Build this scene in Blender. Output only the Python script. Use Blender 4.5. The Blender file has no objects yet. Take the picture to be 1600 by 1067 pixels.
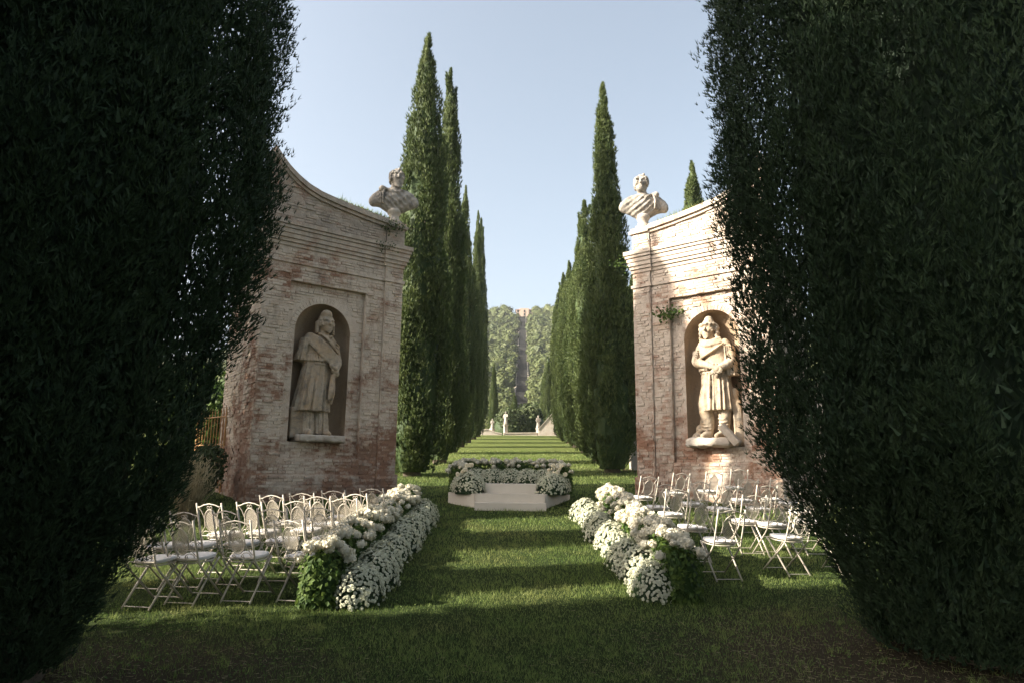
import bpy, math, random
import numpy as np
from mathutils import Vector, Matrix

# ------------------------------------------------------------------ camera, sky, sun, exposure
scn = bpy.context.scene
FPX, CAMZ = 1067.0, 1.65
PITCH, ROLL = math.atan(205/1067.0), 0.011
_F = np.array([0, math.cos(PITCH), math.sin(PITCH)]); _R0 = np.array([1.0, 0, 0]); _U0 = np.cross(_R0, _F)
_R = _R0*math.cos(ROLL)+_U0*math.sin(ROLL); _U = _U0*math.cos(ROLL)-_R0*math.sin(ROLL)
cam_d = bpy.data.cameras.new('camera'); cam = bpy.data.objects.new('camera', cam_d)
scn.collection.objects.link(cam); scn.camera = cam
cam_d.sensor_width = 36; cam_d.lens = 36*FPX/1600; cam_d.clip_end = 4000; cam_d.clip_start = .05
M = Matrix.Identity(4)
for i in range(3):
    M[i][0], M[i][1], M[i][2] = _R[i], _U[i], -_F[i]
M[2][3] = CAMZ
cam.matrix_world = M

SUN_EL, SUN_AZ = math.radians(28), math.radians(256.5)     # azimuth clockwise from +Y
w = bpy.data.worlds.new('World'); scn.world = w; w.use_nodes = True
nt = w.node_tree; nt.nodes.clear()
sky = nt.nodes.new('ShaderNodeTexSky'); sky.sky_type = 'NISHITA'; sky.sun_disc = False
sky.sun_elevation = SUN_EL; sky.sun_rotation = SUN_AZ
sky.air_density = 1.0; sky.dust_density = 6.0; sky.ozone_density = 1.0; sky.altitude = 300
bg = nt.nodes.new('ShaderNodeBackground'); bg.inputs[1].default_value = .095
wo = nt.nodes.new('ShaderNodeOutputWorld')
hs = nt.nodes.new('ShaderNodeHueSaturation'); hs.inputs['Saturation'].default_value = .62; hs.inputs['Hue'].default_value = .487      # pale autumn haze all round
nt.links.new(sky.outputs[0], hs.inputs['Color']); nt.links.new(hs.outputs[0], bg.inputs[0]); nt.links.new(bg.outputs[0], wo.inputs[0])
sd = bpy.data.lights.new('sun', 'SUN'); sun = bpy.data.objects.new('sun', sd); scn.collection.objects.link(sun)
sd.energy = 5.0; sd.angle = math.radians(.55); sd.color = (1, .93, .80)
sv = Vector((math.sin(SUN_AZ)*math.cos(SUN_EL), math.cos(SUN_AZ)*math.cos(SUN_EL), math.sin(SUN_EL)))
sun.rotation_euler = sv.to_track_quat('Z', 'Y').to_euler(); sun.location = sv*60
vs = scn.view_settings; vs.view_transform = 'Standard'; vs.look = 'None'; vs.gamma = 1; vs.use_curve_mapping = False
vs.exposure = 1.8

# ------------------------------------------------------------------ helpers
rng = np.random.default_rng(7)
random.seed(5)
COL = scn.collection

def g(y):                                     # height of the lawn, level near the camera, then a steady rise
    y = np.asarray(y, float)
    a, b, s = 5.43, 8.43, .088
    z = np.where(y < a, 0, np.where(y < b, s*(y-a)**2/(2*(b-a)), s*(y-(a+b)/2)))
    return np.minimum(z, s*(67.6-(a+b)/2))
def gz(y): return float(g(y))
def ray(px, py): return _F+_R*(px-800)/FPX+_U*(533.5-py)/FPX
CAMP = np.array([0, 0, CAMZ])
def on_ground(px, py, h=0.0):
    d = ray(px, py); lo = 2.0
    t = np.arange(2, 120, .005); z = CAMZ+d[2]*t; k = np.argmax(z <= g(d[1]*t)+h)
    return CAMP+d*t[k]
def at_depth(px, py, Y):
    d = ray(px, py); return CAMP+d*(Y/d[1])

def link(o): COL.objects.link(o); return o
def tag(o, label=None, cat=None, group=None, kind=None):
    if label: o['label'] = label
    if cat: o['category'] = cat
    if group: o['group'] = group
    if kind: o['kind'] = kind
    return o
def empty(name, loc=(0, 0, 0), rot=(0, 0, 0), label=None, cat=None, group=None):
    o = bpy.data.objects.new(name, None); o.empty_display_size = .2
    o.location = loc; o.rotation_euler = rot; link(o)
    return tag(o, label, cat, group)
def obj(name, me, parent=None, loc=None, rot=None):
    o = bpy.data.objects.new(name, me); link(o)
    if parent: o.parent = parent
    if loc is not None: o.location = loc
    if rot is not None: o.rotation_euler = rot
    return o
def copy_tree(o, parent=None):
    c = o.copy(); COL.objects.link(c); c.parent = parent
    for ch in list(o.children):
        copy_tree(ch, c)
    return c

def np_mesh(name, V, Fc, m=None, rnd=None, smooth=False):
    """V (n,3); Fc (k,3) or (k,4) or list of both kinds"""
    V = np.asarray(V, np.float32)
    if not isinstance(Fc, list): Fc = [Fc]
    Fc = [np.asarray(f, np.int32) for f in Fc if len(f)]
    me = bpy.data.meshes.new(name)
    me.vertices.add(len(V)); me.vertices.foreach_set('co', V.ravel())
    li = np.concatenate([f.ravel() for f in Fc]); sz = np.concatenate([np.full(len(f), f.shape[1], np.int32) for f in Fc])
    me.loops.add(len(li)); me.loops.foreach_set('vertex_index', li)
    me.polygons.add(len(sz))
    st = np.zeros(len(sz), np.int32); st[1:] = np.cumsum(sz)[:-1]
    me.polygons.foreach_set('loop_start', st)
    if rnd is not None:
        a = me.attributes.new('rnd', 'FLOAT', 'FACE'); a.data.foreach_set('value', np.asarray(rnd, np.float32))
    me.update(calc_edges=True)
    me.polygons.foreach_set('use_smooth', np.full(len(sz), bool(smooth)))
    if m: me.materials.append(m)
    return me

class MB:
    def __init__(s): s.v = []; s.f = []; s.r = []; s.cr = .5
    def add(s, vs_, fs_):
        b = len(s.v); s.v += [tuple(map(float, q)) for q in vs_]
        s.f += [tuple(i+b for i in q) for q in fs_]; s.r += [s.cr]*len(fs_); return s
    def box(s, x0, x1, y0, y1, z0, z1):
        v = [(x0,y0,z0),(x1,y0,z0),(x1,y1,z0),(x0,y1,z0),(x0,y0,z1),(x1,y0,z1),(x1,y1,z1),(x0,y1,z1)]
        return s.add(v, [(3,2,1,0),(4,5,6,7),(0,1,5,4),(1,2,6,5),(2,3,7,6),(3,0,4,7)])
    def prism(s, poly, z0, z1):
        n = len(poly); v = [(x,y,z0) for x,y in poly]+[(x,y,z1) for x,y in poly]
        return s.add(v, [tuple(range(n-1,-1,-1)), tuple(range(n,2*n))]+[(i,(i+1)%n,(i+1)%n+n,i+n) for i in range(n)])
    def tube(s, pts, r, n=6, closed=False):
        pts = [Vector(p) for p in pts]; k = len(pts); rs = r if hasattr(r, '__len__') else [r]*k
        ring = []; prev = None
        for i, p in enumerate(pts):
            if closed: d = pts[(i+1) % k]-pts[i-1]
            else: d = pts[min(i+1, k-1)]-pts[max(i-1, 0)]
            d.normalize()
            if prev is None:
                u = d.orthogonal().normalized()
            else:
                u = (prev-d*prev.dot(d)); u = u.normalized() if u.length > 1e-6 else d.orthogonal().normalized()
            prev = u; v = d.cross(u)
            ring += [p+(u*math.cos(a)+v*math.sin(a))*rs[i] for a in [2*math.pi*j/n for j in range(n)]]
        fs_ = []
        for i in range(k if closed else k-1):
            a, b = i*n, ((i+1) % k)*n
            fs_ += [(a+j, a+(j+1) % n, b+(j+1) % n, b+j) for j in range(n)]
        if not closed: fs_ += [tuple(range(n-1, -1, -1)), tuple((k-1)*n+j for j in range(n))]
        return s.add(ring, fs_)
    def lathe(s, prof, n=20, c=(0, 0)):
        v = [(c[0]+r*math.cos(2*math.pi*j/n), c[1]+r*math.sin(2*math.pi*j/n), z) for r, z in prof for j in range(n)]
        k = len(prof); f = [(i*n+j, i*n+(j+1) % n, (i+1)*n+(j+1) % n, (i+1)*n+j) for i in range(k-1) for j in range(n)]
        f += [tuple(range(n-1, -1, -1)), tuple((k-1)*n+j for j in range(n))]
        return s.add(v, f)
    def mesh(s, name, m, smooth=False):
        me = bpy.data.meshes.new(name); me.from_pydata(s.v, [], s.f)
        a = me.attributes.new('rnd', 'FLOAT', 'FACE'); a.data.foreach_set('value', np.array(s.r, np.float32))
        me.update(); me.materials.append(m)
        if smooth: me.polygons.foreach_set('use_smooth', np.ones(len(me.polygons), bool))
        return me
    def build(s, name, m, parent=None, smooth=False): return obj(name, s.mesh(name, m, smooth), parent)

def nrm(a): return a/np.maximum(np.linalg.norm(a, axis=-1, keepdims=True), 1e-9)
def blades(P, D, L, W, k, spread, rg):
    """k pointed leaf triangles for each P along D with random spread -> V, F"""
    n = len(P); P = np.repeat(P, k, 0); D = np.repeat(D, k, 0); L = np.repeat(L, k)*rg.uniform(.7, 1.25, n*k); W = np.repeat(W, k)
    D = nrm(D+rg.normal(0, spread, (n*k, 3)))
    S = nrm(np.cross(D, rg.normal(0, 1, (n*k, 3))))*W[:, None]/2
    V = np.stack([P-S, P+S, P+D*L[:, None]], 1).reshape(-1, 3)
    return V, np.arange(n*k*3).reshape(-1, 3)
def leaves(P, N, L, W, rg, tilt=.6):
    """four-cornered leaf (diamond, folded a little) for each P, facing roughly N"""
    n = len(P); N = nrm(N+rg.normal(0, tilt, (n, 3)))
    A = nrm(np.cross(N, rg.normal(0, 1, (n, 3)))); B = np.cross(N, A)
    L = L*rg.uniform(.7, 1.3, n)[:, None]; W = W*rg.uniform(.7, 1.3, n)[:, None]
    V = np.stack([P-A*L/2, P+B*W/2+N*L*.12, P+A*L/2, P-B*W/2+N*L*.12], 1).reshape(-1, 3)
    return V, np.arange(n*4).reshape(-1, 4)
def join(parts):
    """parts: list of (V,F,rnd) -> V, [tris, quads], rnd"""
    Vs, T, Q, rt, rq = [], [], [], [], []; b = 0
    for V, Fc, r in parts:
        (T if Fc.shape[1] == 3 else Q).append(Fc+b); (rt if Fc.shape[1] == 3 else rq).append(np.broadcast_to(r, (len(Fc),)))
        Vs.append(V); b += len(V)
    out, rr = [], []
    if T: out.append(np.concatenate(T)); rr += rt
    if Q: out.append(np.concatenate(Q)); rr += rq
    return np.concatenate(Vs), out, np.concatenate(rr)

# ------------------------------------------------------------------ materials
def new_mat(name):
    m = bpy.data.materials.new(name); m.use_nodes = True
    n = m.node_tree.nodes; l = m.node_tree.links
    return m, n, l, n['Principled BSDF']
def N_(n, kind, **kw):
    x = n.new(kind)
    for k, v in kw.items(): setattr(x, k, v)
    return x
def noise(n, l, co, scale, detail=5, rough=.6, dist=0):
    t = n.new('ShaderNodeTexNoise'); t.inputs['Scale'].default_value = scale; t.inputs['Detail'].default_value = detail
    t.inputs['Roughness'].default_value = rough; t.inputs['Distortion'].default_value = dist
    l.new(co, t.inputs['Vector']); return t.outputs['Fac']
def ramp(n, l, fac, a, b):
    r = n.new('ShaderNodeMapRange'); r.inputs[1].default_value = a; r.inputs[2].default_value = b; l.new(fac, r.inputs[0]); return r.outputs[0]
def mix(n, l, fac, c1, c2, mode='MIX'):
    x = n.new('ShaderNodeMix'); x.data_type = 'RGBA'; x.blend_type = mode
    for s, c in ((0, fac), (6, c1), (7, c2)):
        if hasattr(c, 'links'): l.new(c, x.inputs[s])
        else: x.inputs[s].default_value = c if s == 0 else (*c, 1)
    return x.outputs[2]
def math_(n, l, op, a, b=0.0):
    x = n.new('ShaderNodeMath'); x.operation = op
    for i, c in enumerate((a, b)):
        if hasattr(c, 'links'): l.new(c, x.inputs[i])
        else: x.inputs[i].default_value = c
    return x.outputs[0]
def bump(n, l, h, p, strength=.4, dist=.01):
    b = n.new('ShaderNodeBump'); b.inputs['Strength'].default_value = strength; b.inputs['Distance'].default_value = dist
    l.new(h, b.inputs['Height']); l.new(b.outputs[0], p.inputs['Normal'])

def leaf_mat(name, c1, c2, trans=.25, c3=None, rough=.6):
    m, n, l, p = new_mat(name)
    a = N_(n, 'ShaderNodeAttribute', attribute_name='rnd')
    co = N_(n, 'ShaderNodeTexCoord').outputs['Object']
    c = mix(n, l, a.outputs['Fac'], c1, c2)
    if c3: c = mix(n, l, ramp(n, l, noise(n, l, co, .9, 4), .5, .75), c, c3)
    l.new(c, p.inputs['Base Color']); p.inputs['Roughness'].default_value = rough
    p.inputs['Specular IOR Level'].default_value = .18
    if trans:
        t = n.new('ShaderNodeBsdfTranslucent'); l.new(c, t.inputs[0])
        x = n.new('ShaderNodeMixShader'); x.inputs[0].default_value = trans
        l.new(p.outputs[0], x.inputs[1]); l.new(t.outputs[0], x.inputs[2]); l.new(x.outputs[0], n['Material Output'].inputs[0])
    return m
def plain_mat(name, c1, c2, scale=8, rough=.7, bs=.3, bd=.004, metallic=0.0, spec=.4):
    m, n, l, p = new_mat(name)
    co = N_(n, 'ShaderNodeTexCoord').outputs['Object']
    f = noise(n, l, co, scale, 6)
    l.new(mix(n, l, ramp(n, l, f, .3, .7), c1, c2), p.inputs['Base Color'])
    p.inputs['Roughness'].default_value = rough; p.inputs['Metallic'].default_value = metallic; p.inputs['Specular IOR Level'].default_value = spec
    if bs: bump(n, l, noise(n, l, co, scale*6, 5), p, bs, bd)
    return m
def stone_mat(name, pale, warm, lichen, amount=.5):
    m, n, l, p = new_mat(name)
    co = N_(n, 'ShaderNodeTexCoord').outputs['Object']
    c = mix(n, l, ramp(n, l, noise(n, l, co, 2.2, 6, .65), .35, .7), pale, warm)
    geo = N_(n, 'ShaderNodeNewGeometry')
    c = mix(n, l, math_(n, l, 'MULTIPLY', ramp(n, l, noise(n, l, co, 4.2, 8, .75, .5), .64-.2*amount, .78-.16*amount), .85), c, lichen)
    c = mix(n, l, math_(n, l, 'MULTIPLY', ramp(n, l, noise(n, l, co, 24, 6, .7), .56, .7), .5), c, (.13, .12, .10))
    l.new(c, p.inputs['Base Color']); p.inputs['Roughness'].default_value = .9; p.inputs['Specular IOR Level'].default_value = .2
    bump(n, l, noise(n, l, co, 30, 7, .7), p, .55, .02)
    return m
def brick_mat(name, lichen=0.0):
    m, n, l, p = new_mat(name)
    co = N_(n, 'ShaderNodeTexCoord').outputs['Object']
    a = N_(n, 'ShaderNodeAttribute', attribute_name='rnd').outputs['Fac']
    red = mix(n, l, a, (.20, .098, .062), (.36, .215, .14))
    red = mix(n, l, ramp(n, l, noise(n, l, co, 40, 5), .35, .7), red, (.28, .165, .11))
    wash = mix(n, l, ramp(n, l, noise(n, l, co, 5, 5), .3, .7), *(((.53, .44, .345), (.65, .565, .465)) if lichen else ((.46, .385, .305), (.57, .50, .42))))  # with lichen set, wash is painted paler to offset the wing's shade
    sep = N_(n, 'ShaderNodeSeparateXYZ'); l.new(co, sep.inputs[0])
    # lime wash survives best high up and least near the foot of the wall
    h = ramp(n, l, sep.outputs[2], .3, 4.5)
    big = noise(n, l, co, .75, 6, .62, .6); mid = noise(n, l, co, 4.5, 6, .7, .3); per = math_(n, l, 'MULTIPLY', a, .16)
    fine = noise(n, l, co, 26, 6, .7)
    s = math_(n, l, 'ADD', math_(n, l, 'MULTIPLY', big, 1.15), math_(n, l, 'MULTIPLY', mid, .5))
    s = math_(n, l, 'ADD', s, math_(n, l, 'MULTIPLY', h, .17)); s = math_(n, l, 'ADD', s, per)
    s = math_(n, l, 'ADD', s, math_(n, l, 'MULTIPLY', fine, .45))
    c = mix(n, l, math_(n, l, 'MULTIPLY', ramp(n, l, s, 1.08, 1.30), .86), red, wash)
    # grey-black lichen and rain streaks
    mp = N_(n, 'ShaderNodeMapping'); mp.inputs['Scale'].default_value = (1.3, 1.3, .35); l.new(co, mp.inputs[0])
    st = noise(n, l, mp.outputs[0], 1.6, 8, .72, .4)
    c = mix(n, l, math_(n, l, 'MULTIPLY', ramp(n, l, st, .53, .74), .58), c, (.125, .105, .09))
    c = mix(n, l, math_(n, l, 'MULTIPLY', ramp(n, l, fine, .58, .72), .55), c, (.16, .12, .09))
    c = mix(n, l, math_(n, l, 'MULTIPLY', ramp(n, l, noise(n, l, co, 1.1, 5, .6), .58, .75), .45), c, (.33, .225, .125))
    if lichen:
        u = ramp(n, l, sep.outputs[2], 6.2, 7.6)
        c = mix(n, l, math_(n, l, 'MULTIPLY', math_(n, l, 'MULTIPLY', ramp(n, l, math_(n, l, 'ADD', math_(n, l, 'MULTIPLY', mid, .6), math_(n, l, 'MULTIPLY', big, .5)), .42, .62), u), lichen), c, (.085, .075, .062))
        v_ = ramp(n, l, sep.outputs[2], 1.7, .3)
        c = mix(n, l, math_(n, l, 'MULTIPLY', math_(n, l, 'MULTIPLY', ramp(n, l, mid, .42, .66), v_), lichen*.8), c, (.10, .095, .09))
    l.new(c, p.inputs['Base Color']); p.inputs['Roughness'].default_value = .95; p.inputs['Specular IOR Level'].default_value = .15
    bump(n, l, math_(n, l, 'ADD', fine, mid), p, .7, .015)
    return m
def ground_mat(name):
    m, n, l, p = new_mat(name)
    co = N_(n, 'ShaderNodeTexCoord').outputs['Object']
    a = noise(n, l, co, .8, 6); b = noise(n, l, co, 14, 6, .7); c_ = noise(n, l, co, 120, 3)
    c = mix(n, l, ramp(n, l, b, .3, .7), (.06, .08, .02), (.135, .155, .048))
    c = mix(n, l, math_(n, l, 'MULTIPLY', ramp(n, l, a, .52, .75), .55), c, (.14, .135, .045))
    c = mix(n, l, ramp(n, l, c_, .45, .8), c, (.12, .15, .04))
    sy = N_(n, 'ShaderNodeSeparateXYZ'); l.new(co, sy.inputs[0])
    c = mix(n, l, ramp(n, l, math_(n, l, 'ADD', sy.outputs[1], math_(n, l, 'MULTIPLY', a, 8.0)), 44, 26), c, (.036, .052, .017))  # soil between the near blades, coloured darker to deepen the grass shade
    # worn soil under the two near cypresses
    for (x, y, r) in ((3.6, 6.2, 2.6), (-3.2, 5.2, 2.4), (4.6, 27.5, 1.6)):
        d = N_(n, 'ShaderNodeVectorMath', operation='DISTANCE'); l.new(co, d.inputs[0]); d.inputs[1].default_value = (x, y, gz(y))
        s = math_(n, l, 'ADD', d.outputs['Value'], math_(n, l, 'MULTIPLY', math_(n, l, 'SUBTRACT', b, .5), 3.0))
        c = mix(n, l, ramp(n, l, s, r, r*.55), c, (.075, .058, .036))
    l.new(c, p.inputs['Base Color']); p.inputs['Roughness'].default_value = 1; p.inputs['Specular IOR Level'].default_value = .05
    bump(n, l, math_(n, l, 'ADD', b, c_), p, .9, .05)
    return m
MT = dict(
    ground=ground_mat('lawn'),
    grass=leaf_mat('grass', (.075, .13, .030), (.255, .30, .092), .42, (.235, .235, .085)),
    drygrass=leaf_mat('dry_grass', (.20, .16, .09), (.38, .32, .20), .3),
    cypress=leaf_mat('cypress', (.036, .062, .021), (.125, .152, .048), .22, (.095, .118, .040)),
    nearcyp=leaf_mat('near_cypress', (.018, .035, .017), (.052, .078, .034), .14),  # darker copy of the cypress green; missing shade is put into the leaves
    bark=plain_mat('bark', (.10, .075, .055), (.19, .15, .11), 14, .95, .8, .02),
    wood=leaf_mat('hill_wood', (.036, .052, .014), (.098, .112, .036), .10, (.085, .09, .032)),
    holm=leaf_mat('holm', (.035, .055, .022), (.085, .10, .04), .2),
    hyleaf=leaf_mat('hydrangea_leaf', (.035, .07, .017), (.10, .145, .03), .35),
    mumleaf=leaf_mat('mum_leaf', (.035, .065, .03), (.07, .11, .045), .25),
    white=leaf_mat('white_petal', (.58, .53, .39), (.68, .64, .53), .25),
    mum=leaf_mat('mum_petal', (.45, .46, .32), (.62, .60, .46), .25),
    rose=leaf_mat('rose_petal', (.62, .52, .33), (.68, .63, .48), .2),
    brick=brick_mat('old_brick'), brick_lichen_brightened=brick_mat('old_brick_lichen_brightened', .5),
    mortar=plain_mat('mortar', (.24, .195, .15), (.37, .31, .245), 5, 1, .6, .02, spec=.1),
    stone=stone_mat('weathered_stone', (.40, .34, .265), (.38, .265, .155), (.15, .138, .12), .75),
    bust=stone_mat('bust_stone', (.39, .35, .30), (.33, .275, .21), (.12, .113, .103), 1.0),
    pale=stone_mat('pale_stone', (.45, .40, .34), (.38, .31, .24), (.22, .20, .165), .3),
    niche=stone_mat('niche_plaster', (.33, .25, .17), (.27, .185, .115), (.16, .12, .085), .35),
    iron=plain_mat('cream_iron', (.46, .40, .315), (.54, .48, .39), 30, .45, .15, .001),
    cushion=plain_mat('cushion_cloth', (.56, .53, .49), (.62, .59, .555), 60, .9, .2, .001, spec=.1),
    stage=plain_mat('stage_paint', (.51, .455, .375), (.56, .505, .425), 3, .6, .05, .002),
    gate=plain_mat('rusty_iron', (.35, .16, .05), (.42, .24, .09), 20, .7, .3, .002),
    path=plain_mat('path_stone_shaded', (.032, .031, .028), (.06, .057, .05), 1.2, .95, .5, .05),  # near-black tone puts the tree shade on the steps into the colour
    hill=plain_mat('hill_soil', (.06, .065, .03), (.10, .095, .05), .3, 1, .5, .2),
    plaster=plain_mat('villa_plaster', (.46, .33, .25), (.52, .39, .30), 1, .9, .2, .01),
    rooft=plain_mat('roof_tile', (.33, .19, .13), (.40, .25, .17), 3, .9, .3, .02),
    dark=plain_mat('dark_opening', (.03, .03, .03), (.05, .045, .04), 2, .8, 0, 0),
)

# ------------------------------------------------------------------ setting: ground, hill, path
def build_ground():
    ys = np.concatenate([np.arange(-60, 4, 4.0), np.arange(4, 10, .25), np.arange(10, 72, 2.0), np.arange(72, 141, 4.0)])
    xs = np.concatenate([np.arange(-300, -20, 20.0), np.arange(-20, 20.1, 1.0), np.arange(40, 301, 20.0)])
    X, Y = np.meshgrid(xs, ys); Z = g(Y)-np.where(Y > 67.6, np.minimum((Y-67.6)*.15, .5), 0)
    V = np.stack([X, Y, Z], -1).reshape(-1, 3); nx = len(xs)
    i = np.arange(len(ys)-1)[:, None]*nx+np.arange(nx-1)[None]
    Fc = np.stack([i, i+1, i+1+nx, i+nx], -1).reshape(-1, 4)
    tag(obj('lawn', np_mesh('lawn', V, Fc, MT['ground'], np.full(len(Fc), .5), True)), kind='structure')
build_ground()

PATH_S = (at_depth(815.5, 640, 260)[0])/260
def hill_z(x, y):
    """wooded hillside rising to a ridge 420 m away"""
    x = np.asarray(x, float); y = np.asarray(y, float)
    top = at_depth(815, 481, 420)[2]-4.5
    t = np.clip((y-118)/(420-118), 0, 1)
    z = 4.4+(top-4.4)*(t*.80+.20*t*t)
    z = np.where(y > 420, top-(y-420)*.35, z)
    lat = (x-PATH_S*y)
    return z-np.clip(-lat, 0, 400)*.075*t-np.clip(lat, 0, 400)*.012*t-(np.abs(lat)/60)**2*t*2
def build_hill():
    ys = np.arange(116, 560, 6.0); xs = np.arange(-320, 321, 8.0)
    X, Y = np.meshgrid(xs, ys); Z = hill_z(X, Y)
    V = np.stack([X, Y, Z], -1).reshape(-1, 3); nx = len(xs)
    i = np.arange(len(ys)-1)[:, None]*nx+np.arange(nx-1)[None]
    Fc = np.stack([i, i+1, i+1+nx, i+nx], -1).reshape(-1, 4)
    tag(obj('hill', np_mesh('hill', V, Fc, MT['hill'], np.full(len(Fc), .5), True)), kind='structure')
    p = MB()                                                     # the straight stair path up the hill
    y = 120.0
    while y < 404:
        x = PATH_S*y; z = float(hill_z(x, y)); z2 = float(hill_z(x, y+4.0))
        p.box(x-1.7, x+1.7, y, y+4.2, min(z, z2)-1, max(z, z2)+.15); y += 4.0
    po = p.build('hill_stair_path', MT['path']); tag(po, kind='structure')
    for s in (-1, 1):
        q = MB(); y = 120.0
        while y < 404:
            x = PATH_S*y+s*1.9; z = float(hill_z(x, y)); z2 = float(hill_z(x, y+4.0))
            q.add([(x-.2, y, z-1), (x+.2, y, z-1), (x+.2, y+4, z2-1), (x-.2, y+4, z2-1), (x-.2, y, z+.4), (x+.2, y, z+.4), (x+.2, y+4, z2+.4), (x-.2, y+4, z2+.4)],
                  [(4, 5, 6, 7), (0, 1, 5, 4), (1, 2, 6, 5), (2, 3, 7, 6), (3, 0, 4, 7)]); y += 4.0
        q.build('stair_wall', MT['pale'], po)
build_hill()

def ico(sub=1):
    t = (1+5**.5)/2
    v = [(-1,t,0),(1,t,0),(-1,-t,0),(1,-t,0),(0,-1,t),(0,1,t),(0,-1,-t),(0,1,-t),(t,0,-1),(t,0,1),(-t,0,-1),(-t,0,1)]
    f = [(0,11,5),(0,5,1),(0,1,7),(0,7,10),(0,10,11),(1,5,9),(5,11,4),(11,10,2),(10,7,6),(7,1,8),(3,9,4),(3,4,2),(3,2,6),(3,6,8),(3,8,9),(4,9,5),(2,4,11),(6,2,10),(8,6,7),(9,8,1)]
    v = [np.array(q)/np.linalg.norm(q) for q in v]
    for _ in range(sub):
        c = {}; nf = []
        def md(a, b):
            k = (min(a, b), max(a, b))
            if k not in c: q = v[a]+v[b]; v.append(q/np.linalg.norm(q)); c[k] = len(v)-1
            return c[k]
        for a, b, d in f:
            x, y, z = md(a, b), md(b, d), md(d, a); nf += [(a, x, z), (b, y, x), (d, z, y), (x, y, z)]
        f = nf
    return np.array(v), np.array(f)

def build_wood():
    rg = np.random.default_rng(21)
    n = 26000
    y = rg.uniform(122, 430, n); x = rg.uniform(-200, 200, n)
    lat = x-PATH_S*y
    dens = np.where(np.abs(lat) < .06*y+14, 1.0, .16)
    keep = (np.abs(lat) > 2.9+.6*np.sin(y*.21)*np.sin(y*.07+lat)) & (rg.random(n) < dens) & ~((np.abs(lat) < 8) & (y > 398))
    x, y, lat = x[keep], y[keep], lat[keep]
    # thin to a minimum spacing of about 2.4 m on a coarse grid
    cell = {}; idx = []
    for i in range(len(x)):
        k = (int(x[i]/2.7), int(y[i]/2.9))
        if k in cell: continue
        cell[k] = 1; idx.append(i)
    x, y, lat = x[idx], y[idx], lat[idx]; n = len(x)
    r = np.where(np.abs(lat) < .06*y+14, rg.uniform(1.3, 2.9, n), rg.uniform(2.6, 4.0, n)); r = np.where(np.abs(lat) < 5, r*.75, r); r = np.where(y > 400, r*rg.uniform(.8, 1.5, n), r); h = r*rg.uniform(.85, 1.25, n)
    z = hill_z(x, y)+h*rg.uniform(.6, 1.0, n)+.6
    iv, jf = ico(1)
    C = np.stack([x, y, z], 1); S = np.stack([r, r, h], 1)
    lump = 1+.22*np.sin(iv[None, :, 0]*3.1+C[:, None, 0])*np.sin(iv[None, :, 2]*3.7+C[:, None, 1])+rg.normal(0, .10, (n, len(iv)))
    V = C[:, None]+iv[None]*S[:, None]*lump[..., None]*.88
    Fc = (np.arange(n)[:, None, None]*len(iv)+jf[None]).reshape(-1, 3)
    tone = rg.random(n)
    parts = [(V.reshape(-1, 3), Fc, np.repeat(tone*.7, len(jf)))]
    vis = np.where(np.abs(lat) < .06*y+10)[0]; k = 72
    D = nrm(rg.normal(0, 1, (len(vis), k, 3))); D[..., 2] = np.abs(D[..., 2])*1.1-.15; D[..., 1] -= .15; D = nrm(D)
    P = C[vis, None]+D*S[vis, None]*rg.uniform(.85, 1.12, (len(vis), k, 1))
    P = P.reshape(-1, 3); D = D.reshape(-1, 3)
    LV, LF = leaves(P, D, .74, .52, rg, .7)
    parts.append((LV, LF, np.clip(np.repeat(tone[vis], k)*.6+rg.uniform(0, .4, len(P)), 0, 1)))
    V, Fc, r_ = join(parts)
    tag(obj('hillside_wood', np_mesh('hillside_wood', V, Fc, MT['wood'], r_)), 'grey green evergreen wood covering the far hillside', 'wood', kind='stuff')
build_wood()

def build_villa():
    c = at_depth(819.5, 490, 412); x, y = c[0], 412.0
    z0 = float(hill_z(x, y))-2; zt = at_depth(819, 484.5, 412)[2]
    r = empty('hilltop_hermitage', (x, y, z0), label='small pinkish hermitage on the ridge at the top of the stair path', cat='building')
    H = zt-z0
    MB().box(-5.2, 5.2, 0, 8, 0, H).build('wall', MT['plaster'], r)
    MB().box(-2.6, 2.6, -.6, 2, 0, H+.9).build('central_bay', MT['plaster'], r)
    MB().add([(-5.7,-.5,H),(5.7,-.5,H),(5.7,8.5,H),(-5.7,8.5,H),(-2,3.6,H+1.5),(2,3.6,H+1.5)], [(0,1,5,4),(2,3,4,5),(1,2,5),(3,0,4),(3,2,1,0)]).build('roof', MT['rooft'], r)
    for sx in (-4, 0, 4):
        for k in (.38, .72):
            yy = -.62 if sx == 0 else -.02
            wn = MB().box(sx-.5, sx+.5, yy-.04, yy+.05, H*k, H*k+1.5).build('window', MT['dark'], r)
            MB().box(sx-.7, sx+.7, yy-.16, yy-.045, H*k-.2, H*k-.02).build('sill', MT['pale'], wn)
    MB().box(-.7, .7, -.70, -.55, 0.5, H*.30).build('door', MT['dark'], r)
build_villa()

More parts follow.
